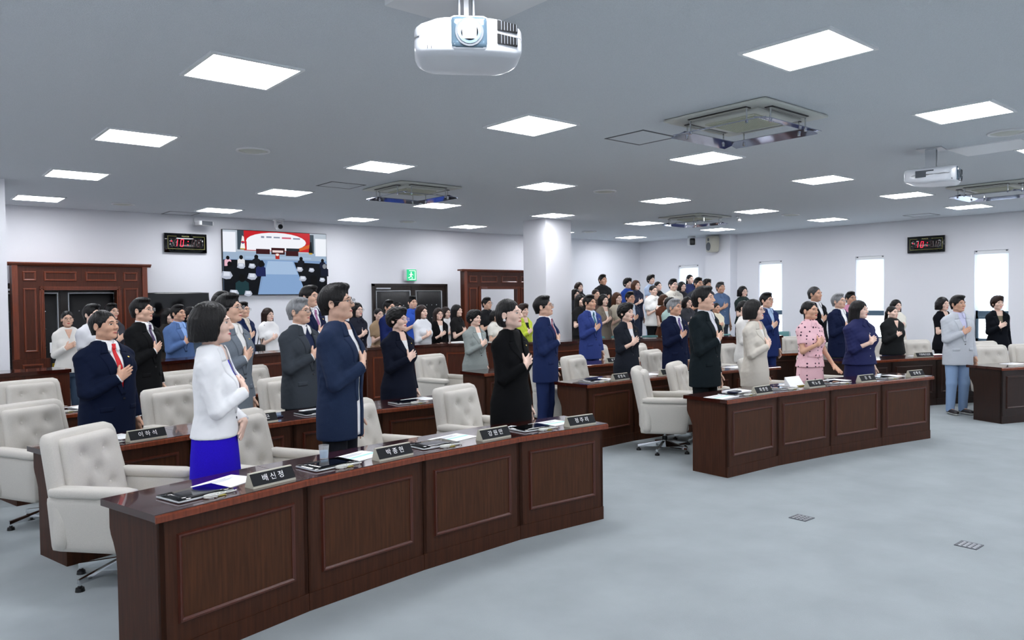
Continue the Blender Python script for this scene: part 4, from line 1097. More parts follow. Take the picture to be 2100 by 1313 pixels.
# exit sign
r = wall_obj('exit_sign', 8.92, YB, 2.265, 0, 'green illuminated running man exit sign above the double door', 'sign')
qobj('sign_housing', *rbox((-.15, -.09, -.135), (.15, 0, .135), .02, 4), m_white, r)
MB().box((-.115, -.0925, -.12), (.125, -.0895, .12)).build('green_panel', mat('exit_green', '#0a3020', .4, emit='#27E29A', es=.9), r)
pm = MB(); q3 = lambda u, v, w: (u, w, v)
pm.prism([(-.055, -.1), (.105, -.1), (.105, .1), (-.055, .1), (-.055, .085), (.088, .085), (.088, -.085), (-.055, -.085)], q3, -.094, -.0926)
pm.cyl((-.005, -.094, .052), (-.005, -.0926, .052), .017, n=12)
for P in ([(-.02, .035), (.02, .03), (.005, -.02), (-.03, -.015)], [(-.02, .03), (-.055, .01), (-.05, -.0), (-.018, .015)], [(.015, .028), (.05, .0), (.043, -.008), (.01, .012)], [(-.028, -.012), (-.045, -.045), (-.085, -.05), (-.085, -.064), (-.038, -.06), (-.008, -.02)], [(-.005, -.018), (.03, -.05), (.018, -.085), (.003, -.082), (.012, -.052), (-.02, -.02)]): pm.prism(P, q3, -.094, -.0926)
pm.build('running_man', mat('exit_white', '#204030', .4, emit='#F0FFF8', es=1.2), r)
# cameras, loudspeaker
r = wall_obj('box_camera', 4.55, YB-.28, 3.10, .25, 'small white box camera on the back wall left of the television', 'camera')
MB().box((-.015, .05, .03), (.015, .28, .06)).box((-.03, .24, -.02), (.03, .28, .12)).build('wall_arm', m_white, r); qobj('camera_body', *rbox((-.13, -.10, -.04), (.13, .10, .05), .02, 4), m_white, r)
MB().box((-.10, -.104, -.03), (.10, -.098, .04)).build('dark_window', m_grey, r)
r = wall_obj('dome_camera', 5.90, YB-.30, CE, 0, 'white pan tilt camera hanging from the ceiling above the television', 'camera')
MB().cyl((0, 0, -.03), (0, 0, 0), .11, .10, 24).build('ceiling_plate', m_white, r, 40); 
for s in (-1, 1): MB().box((s*.065-.012, -.03, -.16), (s*.065+.012, .03, -.02)).build('yoke_arm', m_white, r)
qobj('camera_head', *rbox((-.055, -.07, -.20), (.055, .06, -.09), .04, 6), m_white, r); MB().cyl((0, -.07, -.145), (0, -.082, -.145), .046, .044, 20).build('lens_ring', m_black, r, 40); MB().cyl((0, -.082, -.145), (0, -.084, -.145), .03, n=20).build('lens', m_gloss, r, 40)
r = wall_obj('dome_camera', 15.95, 11.75, CE, -.8, 'white ceiling camera with black face left of the wall loudspeaker', 'camera')
MB().cyl((0, 0, -.03), (0, 0, 0), .10, .09, 24).build('ceiling_plate', m_white, r, 40); qobj('camera_head', *rbox((-.10, -.09, -.24), (.10, .09, -.03), .04, 5), m_white, r); qobj('black_face', *rbox((-.06, -.11, -.23), (.07, -.05, -.06), .02, 4), m_black, r)
r = wall_obj('bullet_camera', 12.75, 8.30, CE, -.9, 'tiny white bullet camera beside the rear cassette air conditioner', 'camera')
MB().cyl((0, 0, -.02), (0, 0, 0), .05, n=16).cyl((0, 0, -.07), (0, 0, -.02), .015, n=8).build('mount', m_white, r, 40); MB().cyl((0, .06, -.07), (0, -.10, -.09), .035, n=14).build('camera_barrel', m_white, r, 40); MB().cyl((0, -.10, -.09), (0, -.103, -.09), .028, n=14).build('lens', m_gloss, r, 40)
r = wall_obj('wall_loudspeaker', 16.2, 11.15, 3.03, -pi/2-.45, 'cream trapezoid loudspeaker mounted high on the pilaster', 'loudspeaker')
qobj('speaker_cabinet', *rbox((-.17, -.26, -.20), (.17, -.02, .20), .05, 6, lambda P: np.stack([P[:, 0]*(1-.15*np.clip((-P[:, 2])/.2, 0, 1)-.25*np.clip((P[:, 1]+.15)/.15, 0, 1)), P[:, 1], P[:, 2]], 1)), mat('cream_plastic', '#B9B6A8', .5), r)
MB().cyl((0, -.262, -.06), (0, -.272, -.06), .105, .10, 24).build('woofer_grille', m_grey, r, 40); MB().cyl((0, -.262, .11), (0, -.27, .11), .04, n=18).build('tweeter', m_grey, r, 40); MB().box((-.03, -.05, -.05), (.03, .03, .05)).build('wall_bracket', m_grey, r)

# ---------------------------------------------------------------- ceiling things
def cassette(x, y, label):
    r = empty('air_conditioner', (x, y, CE-.001)); tag(r, label, 'air conditioner', 'ceiling cassette air conditioners'); h = .49
    qobj('face_plate', *rbox((-h, -h, -.028), (h, h, -.0), .012, 4), m_offw, r)
    qobj('inner_plate', *rbox((-.33, -.33, -.05), (.33, .33, -.02), .02, 4), m_offw, r)
    g = MB()
    for k in range(19): u = -.23+.46*k/18; g.box((u-.006, -.235, -.062), (u+.006, .235, -.05)); g.box((-.235, u-.006, -.060), (.235, u+.006, -.05))
    g.build('intake_grille', mat('grille_beige', '#B9BCAA', .6), r); MB().box((-.235, -.235, -.0535), (.235, .235, -.0505)).build('intake_shadow', mat('intake_shade_dark', '#33362F', .9), r)  # dark sheet paints in the shade seen between the intake bars
    for k in range(4):
        a = k*pi/2
        MB().box((-.28, .355, -.034), (.28, .425, -.027)).build('air_slot', m_black, r, None, None, (0, 0, a))
        MB().box((-.27, .375, -.040), (.27, .385, -.028)).box((-.27, .398, -.040), (.27, .408, -.028)).build('slot_vane', m_offw, r, None, None, (0, 0, a))
        d = MB().hexa([(-.40, .33, -.118), (.40, .33, -.118), (.40, .475, -.150), (-.40, .475, -.150)], [(-.40, .33, -.112), (.40, .33, -.112), (.40, .475, -.144), (-.40, .475, -.144)]).build('wind_deflector', mat('mirror_acrylic', '#AEB2C6', .06, metal=.85), r, None, None, (0, 0, a))
        for s in (-1, 1): MB().cyl((s*.27, .40, -.15), (s*.27, .40, -.02), .007, n=8).cyl((s*.27, .40, -.152), (s*.27, .40, -.128), .013, n=10).build('deflector_post', m_chrome, r, 40, None, (0, 0, a))
cassette(5.78, 3.70, 'large cassette air conditioner on the near ceiling with mirror deflectors')
cassette(5.73, 8.82, 'cassette air conditioner on the left ceiling above the third row')
cassette(12.15, 8.88, 'distant cassette air conditioner on the ceiling before the audience')
cassette(12.35, 3.85, 'cassette air conditioner behind the small projector at right')
def ring_spk(x, y, label):
    r = empty('ceiling_speaker', (x, y, CE)); tag(r, label, 'speaker', 'round ceiling speakers')
    a = np.linspace(0, 2*pi, 36, endpoint=False); v, q = tube_path(np.stack([.155*np.cos(a), .155*np.sin(a), 0*a-.006], 1), .012, 6, True); qobj('trim_ring', v, q, m_white, r)
    MB().cyl((0, 0, -.004), (0, 0, 0), .145, n=36).build('grille', m_offw, r, 40); MB().cyl((0, 0, -.02), (0, 0, -.003), .09, .125, 30).build('centre_cone', m_offw, r, 40)
for x, y, l in ((3.03, 7.57, 'round ceiling speaker left of centre above the second row'), (8.13, 7.49, 'round ceiling speaker in the middle of the hall ceiling'), (8.32, 2.5, 'round ceiling speaker at the upper right picture edge'), (3.07, 12.8, 'round ceiling speaker near the back wall at far left'), (8.08, 12.61, 'round ceiling speaker near the back wall above the double door'), (13.35, 7.58, 'round ceiling speaker at right before the window wall'), (12.76, 12.25, 'round ceiling speaker over the audience corner right of the column')): ring_spk(x, y, l)
def hatch(x0, x1, y0, y1, label):
    r = empty('access_hatch', ((x0+x1)/2, (y0+y1)/2, CE)); tag(r, label, 'hatch'); a, b = (x1-x0)/2, (y1-y0)/2
    g = MB()
    for (p, q, s, t) in ((-a, a, -b, -b+.02), (-a, a, b-.02, b), (-a, -a+.02, -b, b), (a-.02, a, -b, b)): g.box((p, s, -.004), (q, t, 0))
    g.build('hatch_frame', m_grey, r); MB().box((-a+.02, -b+.02, -.002), (a-.02, b-.02, 0)).build('hatch_board', m_ceil, r)
hatch(5.46, 5.97, 4.55, 5.03, 'grey framed square access hatch beside the near air conditioner')
hatch(3.92, 4.42, 13.40, 13.88, 'faint square access hatch by the back wall above the clock')
hatch(4.6, 5.1, 8.95, 9.4, 'faint square access hatch left of the left air conditioner')
hatch(15.4, 15.9, 5.9, 6.4, 'faint square access hatch above the window wall clock')
# projectors
m_pj = mat('projector_white', '#E9EDF3', .3, coat=.2)
def projector(x, y, z, rz, label, lit):
    r = empty('projector', (x, y, z), rz); tag(r, label, 'projector')
    def sh(P):
        P = P.copy(); k = np.clip((P[:, 1]+.0)/.22, 0, 1); P[:, 0] *= 1-.28*k**2; P[:, 2] += .0*k; 
        P[:, 2] = np.where(P[:, 2] < 0, P[:, 2]*(1-.25*k**2), P[:, 2]); e = np.clip((np.abs(P[:, 0])-.13)/.12, 0, 1); P[:, 1] += np.where(P[:, 1] < 0, .035*e, 0); P[:, 2] = np.where(P[:, 2] > 0, P[:, 2]-.03*e, P[:, 2])
        return P
    qobj('projector_body', *rbox((-.255, -.22, -.085), (.255, .25, .085), .035, 12, sh), m_pj, r)
    qobj('lens_housing', *rbox((-.095, -.232, -.075), (.095, -.15, .088), .03, 6), m_pj, r)
    v, q = rbox((-.085, -.2345, -.066), (.085, -.20, .078), .028, 6); qobj('lens_window', v, q, mat('smoked_lens', '#5E7484', .08, metal=.3), r)
    for rr, y0, mm in ((.066, -.238, m_grey), (.055, -.241, mat('lens_blue', '#8FA6BC', .1, metal=.5)), (.040, -.243, m_gloss)):
        MB().cyl((0, y0, .004), (0, y0+.03, .004), rr, rr, 28).build('lens_ring', mm, r, 40)
    if lit: qobj('lamp_glow', *rbox((-.032, -.250, -.028), (.032, -.236, .036), .0069, 6), mat('projector_light', '#FFFFFF', .3, emit='#EAF4FF', es=30), r)
    for zz in (.020, -.042):
        MB().hexa([(.130, -.229, zz), (.228, -.206, zz-.006), (.225, -.18, zz-.006), (.135, -.2, zz)], [(.130, -.229, zz+.045), (.228, -.206, zz+.032), (.225, -.18, zz+.032), (.135, -.2, zz+.045)]).build('vent', m_black, r)
        s = MB()
        for k in range(6): u = .148+.0145*k; s.box((u, -.2315+.0034*k, zz-.002), (u+.0035, -.21+.003*k, zz+.040-.002*k))
        s.build('vent_rib', m_grey, r)
    text('brand_lettering', 'EPSON', .022, m_grey, r, (-.17, -.2125+.012, .012), (pi/2, pi, radians(-10)))
    k = MB()
    for i in range(5): k.box((-.195+.018*i, -.212+.003*i*0+.006, -.066), (-.192+.018*i, -.200, -.052))
    k.build('indicator_mark', m_grey, r)
    for s in (-1, 1):
        MB().box((.255*s-.004*s-.003, -.05, -.03), (.255*s-.004*s+.003, .12, .04)).build('side_grille', m_grey, r)
    m = MB().box((-.04, -.02, .085), (.04, .10, .10))
    for s in (-1, 1): m.box((s*.035-.004, -.02, .085), (s*.035+.004, .08, CE-z-.012))
    m.build('mount_bracket', m_alu, r); MB().box((-.11, -.09, CE-z-.012), (.11, .15, CE-z)).build('ceiling_plate', m_alu, r)
    MB().box((-.012, .0, .10), (.012, .03, CE-z-.01)).build('cable_bundle', m_white, r)
projector(2.30, 3.03, 2.965, radians(-34), 'big white projector with glowing lens near the camera', True)
projector(8.62, 3.26, 2.965, radians(8), 'smaller white projector seen from its side at right', False)
hp = empty('ceiling_panel', (2.36, 3.06, CE)); tag(hp, 'pale square ceiling board above the big projector', 'panel'); MB().box((-.30, -.34, -.03), (.30, .34, 0)).build('board', m_white, hp)
hp = empty('ceiling_panel', (9.05, 2.85, CE)); tag(hp, 'pale square ceiling board behind the smaller projector', 'panel'); MB().box((-.30, -.34, -.012), (.30, .34, 0)).build('board', m_white, hp)
# floor boxes
for x, y, l in ((5.51, 3.04, 'small grey floor outlet plate nearer the aisle'), (5.74, 1.94, 'small grey floor outlet plate nearest the camera at right')):
    r = empty('floor_outlet', (x, y, 0)); tag(r, l, 'outlet'); MB().box((-.07, -.07, 0), (.07, .07, .005)).build('plate', m_grey, r)
    g = MB()
    for i in range(4):
        for j in range(4): g.box((-.05+.03*i-.008, -.05+.03*j-.008, .005), (-.05+.03*i+.008, -.05+.03*j+.008, .0065))
    g.build('plate_relief', m_alu, r)

np_ = empty('paper_sheet', (2.175, 13.585, .98), .3); tag(np_, 'white folded paper sticking out at the left edge of the padded door opening', 'paper')
MB().hexa([(-.02, -.03, .0), (.15, -.05, .03), (.15, -.045, .03), (-.02, -.025, 0)], [(-.02, -.03, .16), (.10, -.05, .17), (.10, -.045, .17), (-.02, -.025, .16)]).build('page', m_paper, np_)
# ---------------------------------------------------------------- raised steps under the audience
def clip(poly, n, c):
    out = []
    for i in range(len(poly)):
        a, b = poly[i], poly[(i+1) % len(poly)]; da, db = a[0]*n[0]+a[1]*n[1]-c, b[0]*n[0]+b[1]*n[1]-c
        if da >= 0: out.append(a)
        if (da >= 0) != (db >= 0): t = da/(da-db); out.append((a[0]+t*(b[0]-a[0]), a[1]+t*(b[1]-a[1])))
    return out
zp = 0.0
for c, z in ((13.75, .15), (15.45, .32), (16.75, .50), (17.95, .64)):
    P = clip([(10.64, 7.4), (XR, 7.4), (XR, YB), (10.64, YB)], (.6, .8), c)
    tag(MB().prism(P, lambda u, v, w: (u, v, w), zp, z).build('floor_step', m_carpet), kind='structure'); zp = z
for x, y, z, a, l in ((11.55, 9.35, .15, -100, 'teal chair below the loose white blouse woman'), (11.95, 9.05, .15, -102, 'teal chair left of the rust top woman'), (12.75, 8.55, .15, -108, 'teal chair beside the cream top woman at the counter'),
                      (13.35, 8.35, .15, -108, 'teal chair right of the cream top woman'), (14.4, 8.25, .15, -112, 'teal chair right of the man with glasses in blue suit'), (10.95, 9.85, .15, -98, 'teal chair next to the column base')): teal_chair(x, y, z, a, l)
# ---------------------------------------------------------------- dressing a figure
SKIN = {'fair': '#EBC8B6', 'mid': '#DEB49C', 'tan': '#D2A48A'}
def fabric(c, kind='wool'):
    if kind == 'wool' and sum(srgb(c)[:3]) < .25: c = '#'+''.join('%02X' % int(int(c.lstrip('#')[i:i+2], 16)*.86) for i in (0, 2, 4))
    n = 'fabric_%s_%s' % (kind, c.strip('#'))
    if kind == 'wool': return mat(n, c, .9, spec=.12, bump=(900, .15), var=(220, .10 if sum(srgb(c)[:3]) < 1 else .03))
    if kind == 'satin': return mat(n, c, .45, spec=.4, bump=(700, .1))
    return mat(n, c, .8, spec=.25, bump=(700, .12))
def dots(c1, c2, n):
    if n in _mats: return _mats[n]
    m = mat(n, c1, .8, spec=.25); nt = m.node_tree; b = nt.nodes['Principled BSDF']
    tc = nt.nodes.new('ShaderNodeTexCoord'); vo = nt.nodes.new('ShaderNodeTexVoronoi'); vo.inputs['Scale'].default_value = 21; vo.inputs['Randomness'].default_value = .25
    nt.links.new(tc.outputs['Object'], vo.inputs['Vector'])
    lt = nt.nodes.new('ShaderNodeMath'); lt.operation = 'LESS_THAN'; lt.inputs[1].default_value = .24; nt.links.new(vo.outputs['Distance'], lt.inputs[0])
    mx = nt.nodes.new('ShaderNodeMix'); mx.data_type = 'RGBA'; mx.inputs['A'].default_value = srgb(c1); mx.inputs['B'].default_value = srgb(c2)
    nt.links.new(lt.outputs[0], mx.inputs['Factor']); nt.links.new(mx.outputs['Result'], b.inputs['Base Color'])
    return m
HAIRC = {'black': '#070607', 'dark': '#0E0A09', 'brown': '#24140E', 'gray': '#85878A', 'salt': '#3C3C3E', 'auburn': '#43240F'}
def hair_mat(c):
    return mat('hair_'+c, HAIRC[c], .38, spec=.28, bump=(190, .35, (1, 1, .15)), var=(60, .3, (1, 1, .2)))

def mir(P, s): return [(s*x, z) for x, z in P]
def disc_patch(ys, x, z, r, off, th=.004):
    return grid_patch([(x-r, z+r*.4), (x-r*.4, z+r), (x+r*.4, z+r), (x+r, z+r*.4)], [(x-r, z-r*.4), (x-r*.4, z-r), (x+r*.4, z-r), (x+r, z-r*.4)], 5, 4, ys, off, th)
def ring_band(c, r0, r1, z0f, z0b, z1f, z1b, th, n=24):
    a = np.linspace(0, 2*np.pi, n, endpoint=False); fr = (1+np.sin(-a))/2   # fr=1 at front (-y)
    def rg(r, zf, zb): return np.stack([c[0]+r*np.cos(a), c[1]+r*np.sin(a), zf*fr+zb*(1-fr)], 1)
    rows = [rg(r0, z0f, z0b), rg(r1, z1f, z1b), rg(r1-th, z1f, z1b), rg(r0-th, z0f, z0b)]
    v = np.concatenate(rows); q = []
    for k in range(4):
        for i in range(n): q.append((k*n+i, k*n+(i+1) % n, ((k+1) % 4)*n+(i+1) % n, ((k+1) % 4)*n+i))
    return v, np.array(q)

NP = [0]
def person(x, y, h, ang, label, sex='m', lod=1, z0=0.0, hair='short', hc='black', skin='mid', kind='suit', c1='#1b2238', c2='#f2f2f4', tie=None,
           low='trousers', cl=None, glasses=None, gx=None, gy=1.0, yaw=0, pitch=2, roll=0, hs=1.0, hw=1.0, belly=0, lpose='hang', loose=None,
           closed=False, lips=None, badge=False, group=None, shoe='#1a1614', mk=None, sleeve=None, vee=None, hem=None, fab=None, extra=None, crew=False, collar2=None, sole=False):
    if mk == 'dots': mk = dots(c1, '#3A1B33', 'polka_dot_cloth')
    NP[0] += 1
    gx = (gx or 1.0)*(.95 if sex == 'm' else .93); gy = gy*.95
    P = dict(s=h/1.75, gx=gx, gy=gy, yaw=yaw, pitch=pitch, roll=roll, hs=hs, hw=hw, belly=belly)
    root = empty('person', (x, y, z0), radians(ang+90))
    tag(root, label, 'person', group)
    b = body_tpl(sex, lod, lpose)
    def add(name, m, mt, mi=None, hairw=False, parent=None):
        Q = dict(P, _hair=True) if hairw else P
        return qobj(name, bend(m[0], Q), m[1], mt, parent or root, mi)
    sk = mat('skin_'+skin, SKIN[skin], .48, spec=.35, bump=(300, .06), var=(40, .05))
    add('body', (b['v'], b['q']), sk)
    fp = face_parts(sex, closed)
    ew = mat('eye_white', '#e8e4e0', .25); ed = mat('eye_dark', '#120c0a', .15)
    for e in fp['eye']: add('eye', e[:2], [ew, ed], e[2])
    for e in fp['brow']: add('eyebrow', e, hair_mat('dark' if hc in ('black', 'brown', 'auburn', 'dark') else 'salt'))
    lc = lips or ('#B5605A' if sex == 'm' else '#C2403F')
    add('lips', fp['lips'][0], mat('lips_'+lc.strip('#'), lc, .4))
    H = hair_tpl(hair, lod); add('hair', (H['v'], H['q']), hair_mat(hc), None, True)
    if glasses:
        g = add('glasses', glasses_mesh(None), mat('glasses_'+glasses.strip('#'), glasses, .3, metal=.3))
        if lod == 0:
            for sg in (-1, 1): add('lens', lens_mesh(sg), mat('lens_glass', '#ffffff', .02, alpha=.12, spec=.5), None, False, g)
    # upper garment
    cl = cl or c1
    if kind == 'dress': low = 'skirt'
    if kind in ('suit', 'open', 'jacket', 'blazer'):
        vv = vee or {'suit': 'deep', 'open': 'open', 'jacket': 'mid', 'blazer': 'deep'}[kind]
        T = top_tpl(sex, lod, sleeve or 'long', hem if hem else (.73 if sex == 'm' else .78), vv, lpose, .006 if loose is None else loose)
        fm = fabric(c1, fab or 'wool')
        j = add('jacket', (T['v'], T['q']), mk or fm); ys = T['ys']
        zb, xw = VEE[vv]; zb = max(zb, T['hem'])
        n1 = 14 if lod == 0 else 8
        if vv == 'open': A, B = [(-.066, 1.475), (-.056, 1.40), (-.036, 1.2), (-.032, zb+.02)], [(.066, 1.475), (.056, 1.40), (.036, 1.2), (.032, zb+.02)]
        else: A, B = [(-.066, 1.475), (-xw, 1.43), (-.003, zb+.004)], [(.066, 1.475), (xw, 1.43), (.003, zb+.004)]
        if (sex == 'f' and not crew) or kind == 'open':      # bare neck above a scooped inner top
            zt = 1.40 if sex == 'f' else 1.435
            if vv != 'high':
                xq = np.interp(zt, [1.43, 1.475], [xw, .066]) if zt > 1.43 else xw-(1.43-zt)*.17
                add('neckline', grid_patch([(-.066, 1.476), (-xq-.004, zt-.03)], [(.066, 1.476), (xq+.004, zt-.03)], 6, 8, ys, .0135, .003), sk)
                A = [(-xq, zt), (-xq*.5, zt-.006)][:1]+[p for p in A if p[1] < zt]; B = [(xq, zt)]+[p for p in B if p[1] < zt]
        add('shirt' if sex == 'm' else 'blouse', grid_patch(A, B, n1*2, 8, ys, .011, .004), fabric(c2, 'cotton'))
        zl = zb if vv != 'open' else .98
        for s in (-1, 1):
            inn = [(.050, 1.408), (xw*.5-.008, (1.41+zl)/2), (-.006 if vv != 'open' else .026, zl+.004)]
            out = [(.122, 1.392), (.118, 1.345), (xw*.5+.052, (1.36+zl)/2), (.012 if vv != 'open' else .05, zl-.002)]
            if vv == 'high': inn = [(.05, 1.42), (.02, 1.36)]; out = [(.09, 1.41), (.06, 1.34)]
            add('lapel', grid_patch(mir(inn, s), mir(out, s), n1+4, 6, ys, -.0065, .009), mk or fm)
            add('collar', grid_patch(mir([(.064, 1.472), (.054, 1.402)], s), mir([(.092, 1.462), (.108, 1.400)], s), 6, 5, ys, -.0065, .009), mk or fm)
        if sex == 'm':
            if c2 and kind != 'open':
                c2 = collar2 or c2
                for s in (-1, 1):
                    add('shirt_collar', grid_patch(mir([(.006, 1.462), (.032, 1.408)], s), mir([(.06, 1.482), (.064, 1.425)], s), 6, 5, ys, .001, .006), fabric(c2, 'cotton'))
                add('collar_band', ring_band((0, .012), .068, .062, 1.448, 1.46, 1.478, 1.502, .004), fabric(c2, 'cotton'))
        if tie:
            add('tie', grid_patch([(-.013, 1.432), (-.017, 1.36), (-.03, max(zb-.01, 1.10))], [(.013, 1.432), (.017, 1.36), (.03, max(zb-.01, 1.10))], n1, 5, ys, .004, .005), fabric(tie, 'satin'))
            add('tie_knot', grid_patch([(-.019, 1.458), (-.011, 1.427)], [(.019, 1.458), (.011, 1.427)], 5, 5, ys, -.004, .012), fabric(tie, 'satin'))
        if sleeve in (None, 'long') and sex == 'm' and kind != 'open':
            for A3 in (b['R'], b['L']):
                dd = unit(A3[2]-A3[1]); p0 = A3[2]-dd*.012
                add('cuff', tube_path([p0, p0+dd*.012, p0+dd*.024], .0355, 12), fabric(c2, 'cotton'))
        if lod == 0 and vv != 'open':
            add('button', disc_patch(ys, .006, zb-.03, .008, -.005), mat('button_dark', '#15131a', .4))
            for s in (-1, 1): add('pocket_flap', grid_patch(mir([(.065, .985), (.15, .982)], s), mir([(.065, .945), (.15, .94)], s), 8, 4, ys, -.003, .006), mk or fm) if sex == 'm' else None
        if badge: add('badge', disc_patch(ys, .088, 1.365, .0065, -.0095, .005), mat('badge_gold', '#E0C060', .25, metal=.9))
    else:
        sl = sleeve or {'shirt': 'short', 'blouse': 'long', 'dress': 'short', 'tee': 'short', 'turtle': 'long', 'vest': 'none'}[kind]
        T = top_tpl(sex, lod, sl, hem if hem else (.84 if kind != 'dress' else .90), None, lpose, .010 if loose is None else loose)
        fm = mk or fabric(c1, fab or 'cotton'); ys = T['ys']
        add({'shirt': 'shirt', 'blouse': 'blouse', 'dress': 'dress_top', 'tee': 'tee_shirt', 'turtle': 'sweater', 'vest': 'sleeveless_top'}[kind], (T['v'], T['q']), fm)
        if kind in ('shirt', 'dress'):
            for s in (-1, 1):
                add('collar', grid_patch(mir([(.004, 1.452), (.036, 1.395)], s), mir([(.056, 1.482), (.074, 1.42)], s), 6, 5, ys, -.006, .008), fm)
            add('collar_band', ring_band((0, .012), .068, .062, 1.448, 1.46, 1.47, 1.50, .004), fm)
            if lod == 0 or kind == 'shirt':
                for zz in (1.32, 1.22, 1.12, 1.02): add('button', disc_patch(ys, 0, zz, .006, -.004), mat('button_'+('d' if sum(srgb(c1)[:3]) > 1 else 'l'), '#20202a' if sum(srgb(c1)[:3]) > 1 else '#d8d8d8', .4))
        if kind == 'turtle': add('roll_neck', ring_band((0, .012), .068, .062, 1.44, 1.45, 1.505, 1.52, .004), fm)
        if kind == 'blouse' and vee:   # open V neck of bare skin
            add('neckline', grid_patch([(-.05, 1.46), (-.002, 1.34)], [(.05, 1.46), (.002, 1.34)], 8, 6, ys, -.002, .003), sk)
    Lw = low_tpl(low, sex, lod)
    add(low, (Lw['v'], Lw['q']), mk if (kind == 'dress' and mk) else fabric(cl, 'wool' if kind in ('suit', 'blazer') else 'cotton'))
    for sg in (-1, 1):
        S = shoe_tpl(sg); add('shoe', (S['v'], S['q']), [mat('shoe_'+shoe.strip('#'), shoe, .35), mat('sole_white', '#E4E4E0', .6)], (S['v'][S['q']][:, :, 2].mean(1) < (.032 if sole else -1)).astype('i4'))
    if extra == 'earring':
        for sg in (-1, 1): add('earring', rbox((sg*.080-.011, .002, 1.543), (sg*.080+.011, .024, 1.566), .0109, 6), mat('pearl', '#F2F2F4', .2))
    elif extra in ('watch', 'watchd'):
        dd = unit(b['R'][2]-b['R'][1]); p0 = b['R'][2]-dd*.012
        add('wristwatch', tube_path([p0-dd*.012, p0, p0+dd*.012], .033, 12), mat('strap_'+extra, '#E8E8E8' if extra == 'watch' else '#111111', .5))
    elif extra == 'sash':
        Q = [(-.14, 1.05), (-.07, 1.048), (0, 1.046), (.07, 1.048), (.14, 1.05)]
        add('sash', grid_patch([(x, z+.018) for x, z in Q], [(x, z-.018) for x, z in Q], 12, 4, ys, -.006, .008), mk or fm)
        for s_ in (-1, 1): add('bow_loop', rbox((s_*.03-.028, float(ys(0, 1.046))-.03, 1.03), (s_*.03+.028, float(ys(0, 1.046))-.004, 1.068), .012, 6), mk or fm)
    elif extra == 'bag':
        add('shoulder_bag', rbox((-.30, -.10, .86), (-.16, .10, 1.10), .03, 6), mat('bag_black', '#0E0E10', .5))
        add('bag_strap', tube_path([(-.23, -.06, 1.09), (-.20, -.075, 1.25), (-.14, -.045, 1.435), (-.12, .02, 1.455), (-.15, .07, 1.40), (-.22, .07, 1.1)], .008, 6), mat('bag_black', '#0E0E10', .5))
    return root
# ---------------------------------------------------------------- the people, each where they stand
person(1.62, 4.72, 1.720, -33, 'woman in white jacket and cobalt blue skirt, nearest the camera', sex='f', lod=0, hair='bob', skin='fair', kind='blazer', vee='deep', c1='#F1F2F4', c2='#2B17C8', low='skirt', cl='#2A16C4', lpose='belly', hem=0.93, gx=1.0, hs=1.04, yaw=4, lips='#C64A5A', fab='cotton')
person(2.53, 4.85, 1.854, -52, 'tall man with glasses in open navy blazer over white tee', sex='m', lod=0, hair='quiff', hs=0.98, skin='mid', kind='open', c1='#2C3A57', c2='#F4F5F7', cl='#12151D', glasses='#1A1C22', gx=0.98, yaw=8, pitch=6, shoe='#101010')
person(4.01, 4.74, 1.731, -80, 'woman in black jacket and crew neck with pearl earring', sex='f', lod=0, hair='tuck', skin='fair', kind='jacket', c1='#121315', c2='#0B0B0C', crew=True, cl='#16161A', yaw=14, pitch=5, hem=0.66, gx=1.0, badge=True, extra='earring')
person(6.88, 4.90, 1.838, -87, 'tall young man in dark green-black suit, open white collar', sex='m', lod=0, hair='quiff', skin='mid', kind='suit', c1='#1D262A', c2='#ECEDF5', cl='#151B1F', yaw=12, pitch=6, gx=0.97, badge=True)
person(7.77, 4.85, 1.688, -88, 'woman with glasses in beige trouser suit', sex='f', lod=0, hair='bob', skin='fair', kind='blazer', vee='mid', c1='#CFC9BE', c2='#F3F1EC', cl='#C5BFB3', glasses='#4A3A34', yaw=14, pitch=4, hem=0.72)
person(8.82, 4.75, 1.665, -107, 'woman in pink polka dot dress with hair tied back', sex='f', lod=0, hair='tied', skin='tan', kind='dress', c1='#F0C3CB', mk='dots', yaw=10, pitch=4, closed=True, lpose='desk', sleeve='short', extra='sash')
person(9.59, 4.50, 1.656, -103, 'woman with very long black hair in navy dress', sex='f', lod=0, hair='long', skin='fair', kind='dress', c1='#1D2350', sleeve='three', gx=1.22, gy=1.15, yaw=12, pitch=3, loose=0.02)
person(1.42, 6.55, 1.685, -62, 'stocky man in navy suit with bright red tie', sex='m', lod=0, hair='thin', hc='black', skin='tan', kind='suit', c1='#121C36', c2='#F5F6F8', tie='#D4101C', gx=1.18, gy=1.12, belly=0.03, hw=1.07, yaw=12, pitch=3, badge=True)
person(2.41, 6.60, 1.806, -58, 'man in mid grey suit with glasses and open white shirt', sex='m', lod=0, hair='short', skin='mid', kind='suit', c1='#727B85', c2='#F2F2F0', cl='#4C555F', glasses='#6E6E74', gx=1.04, yaw=12, pitch=4, badge=True)
person(3.12, 6.75, 1.764, -67, 'grey haired man in charcoal jacket over navy shirt, white collar', sex='m', lod=0, hair='short', hc='gray', skin='mid', kind='suit', c1='#474E57', c2='#1C2748', collar2='#F2F2F4', cl='#2C333C', glasses='#3A3532', gx=1.08, gy=1.05, yaw=10, pitch=3, badge=False)
person(4.16, 6.70, 1.650, -77, 'woman with short permed hair in dark navy jacket, white top', sex='f', lod=0, hair='perm', skin='fair', kind='blazer', vee='mid', c1='#141A2A', c2='#F4F4F4', cl='#141A2A', glasses='#C9A0A0', gx=1.12, gy=1.1, yaw=12, pitch=2, hem=0.72, badge=True)
person(6.21, 6.70, 1.762, -65, 'man in bright navy suit with crimson tie and thin glasses', sex='m', lod=0, hair='short', skin='mid', kind='suit', c1='#25335F', c2='#F3F4F8', tie='#8C1F44', glasses='#9A8A84', gx=1.05, yaw=10, pitch=8)
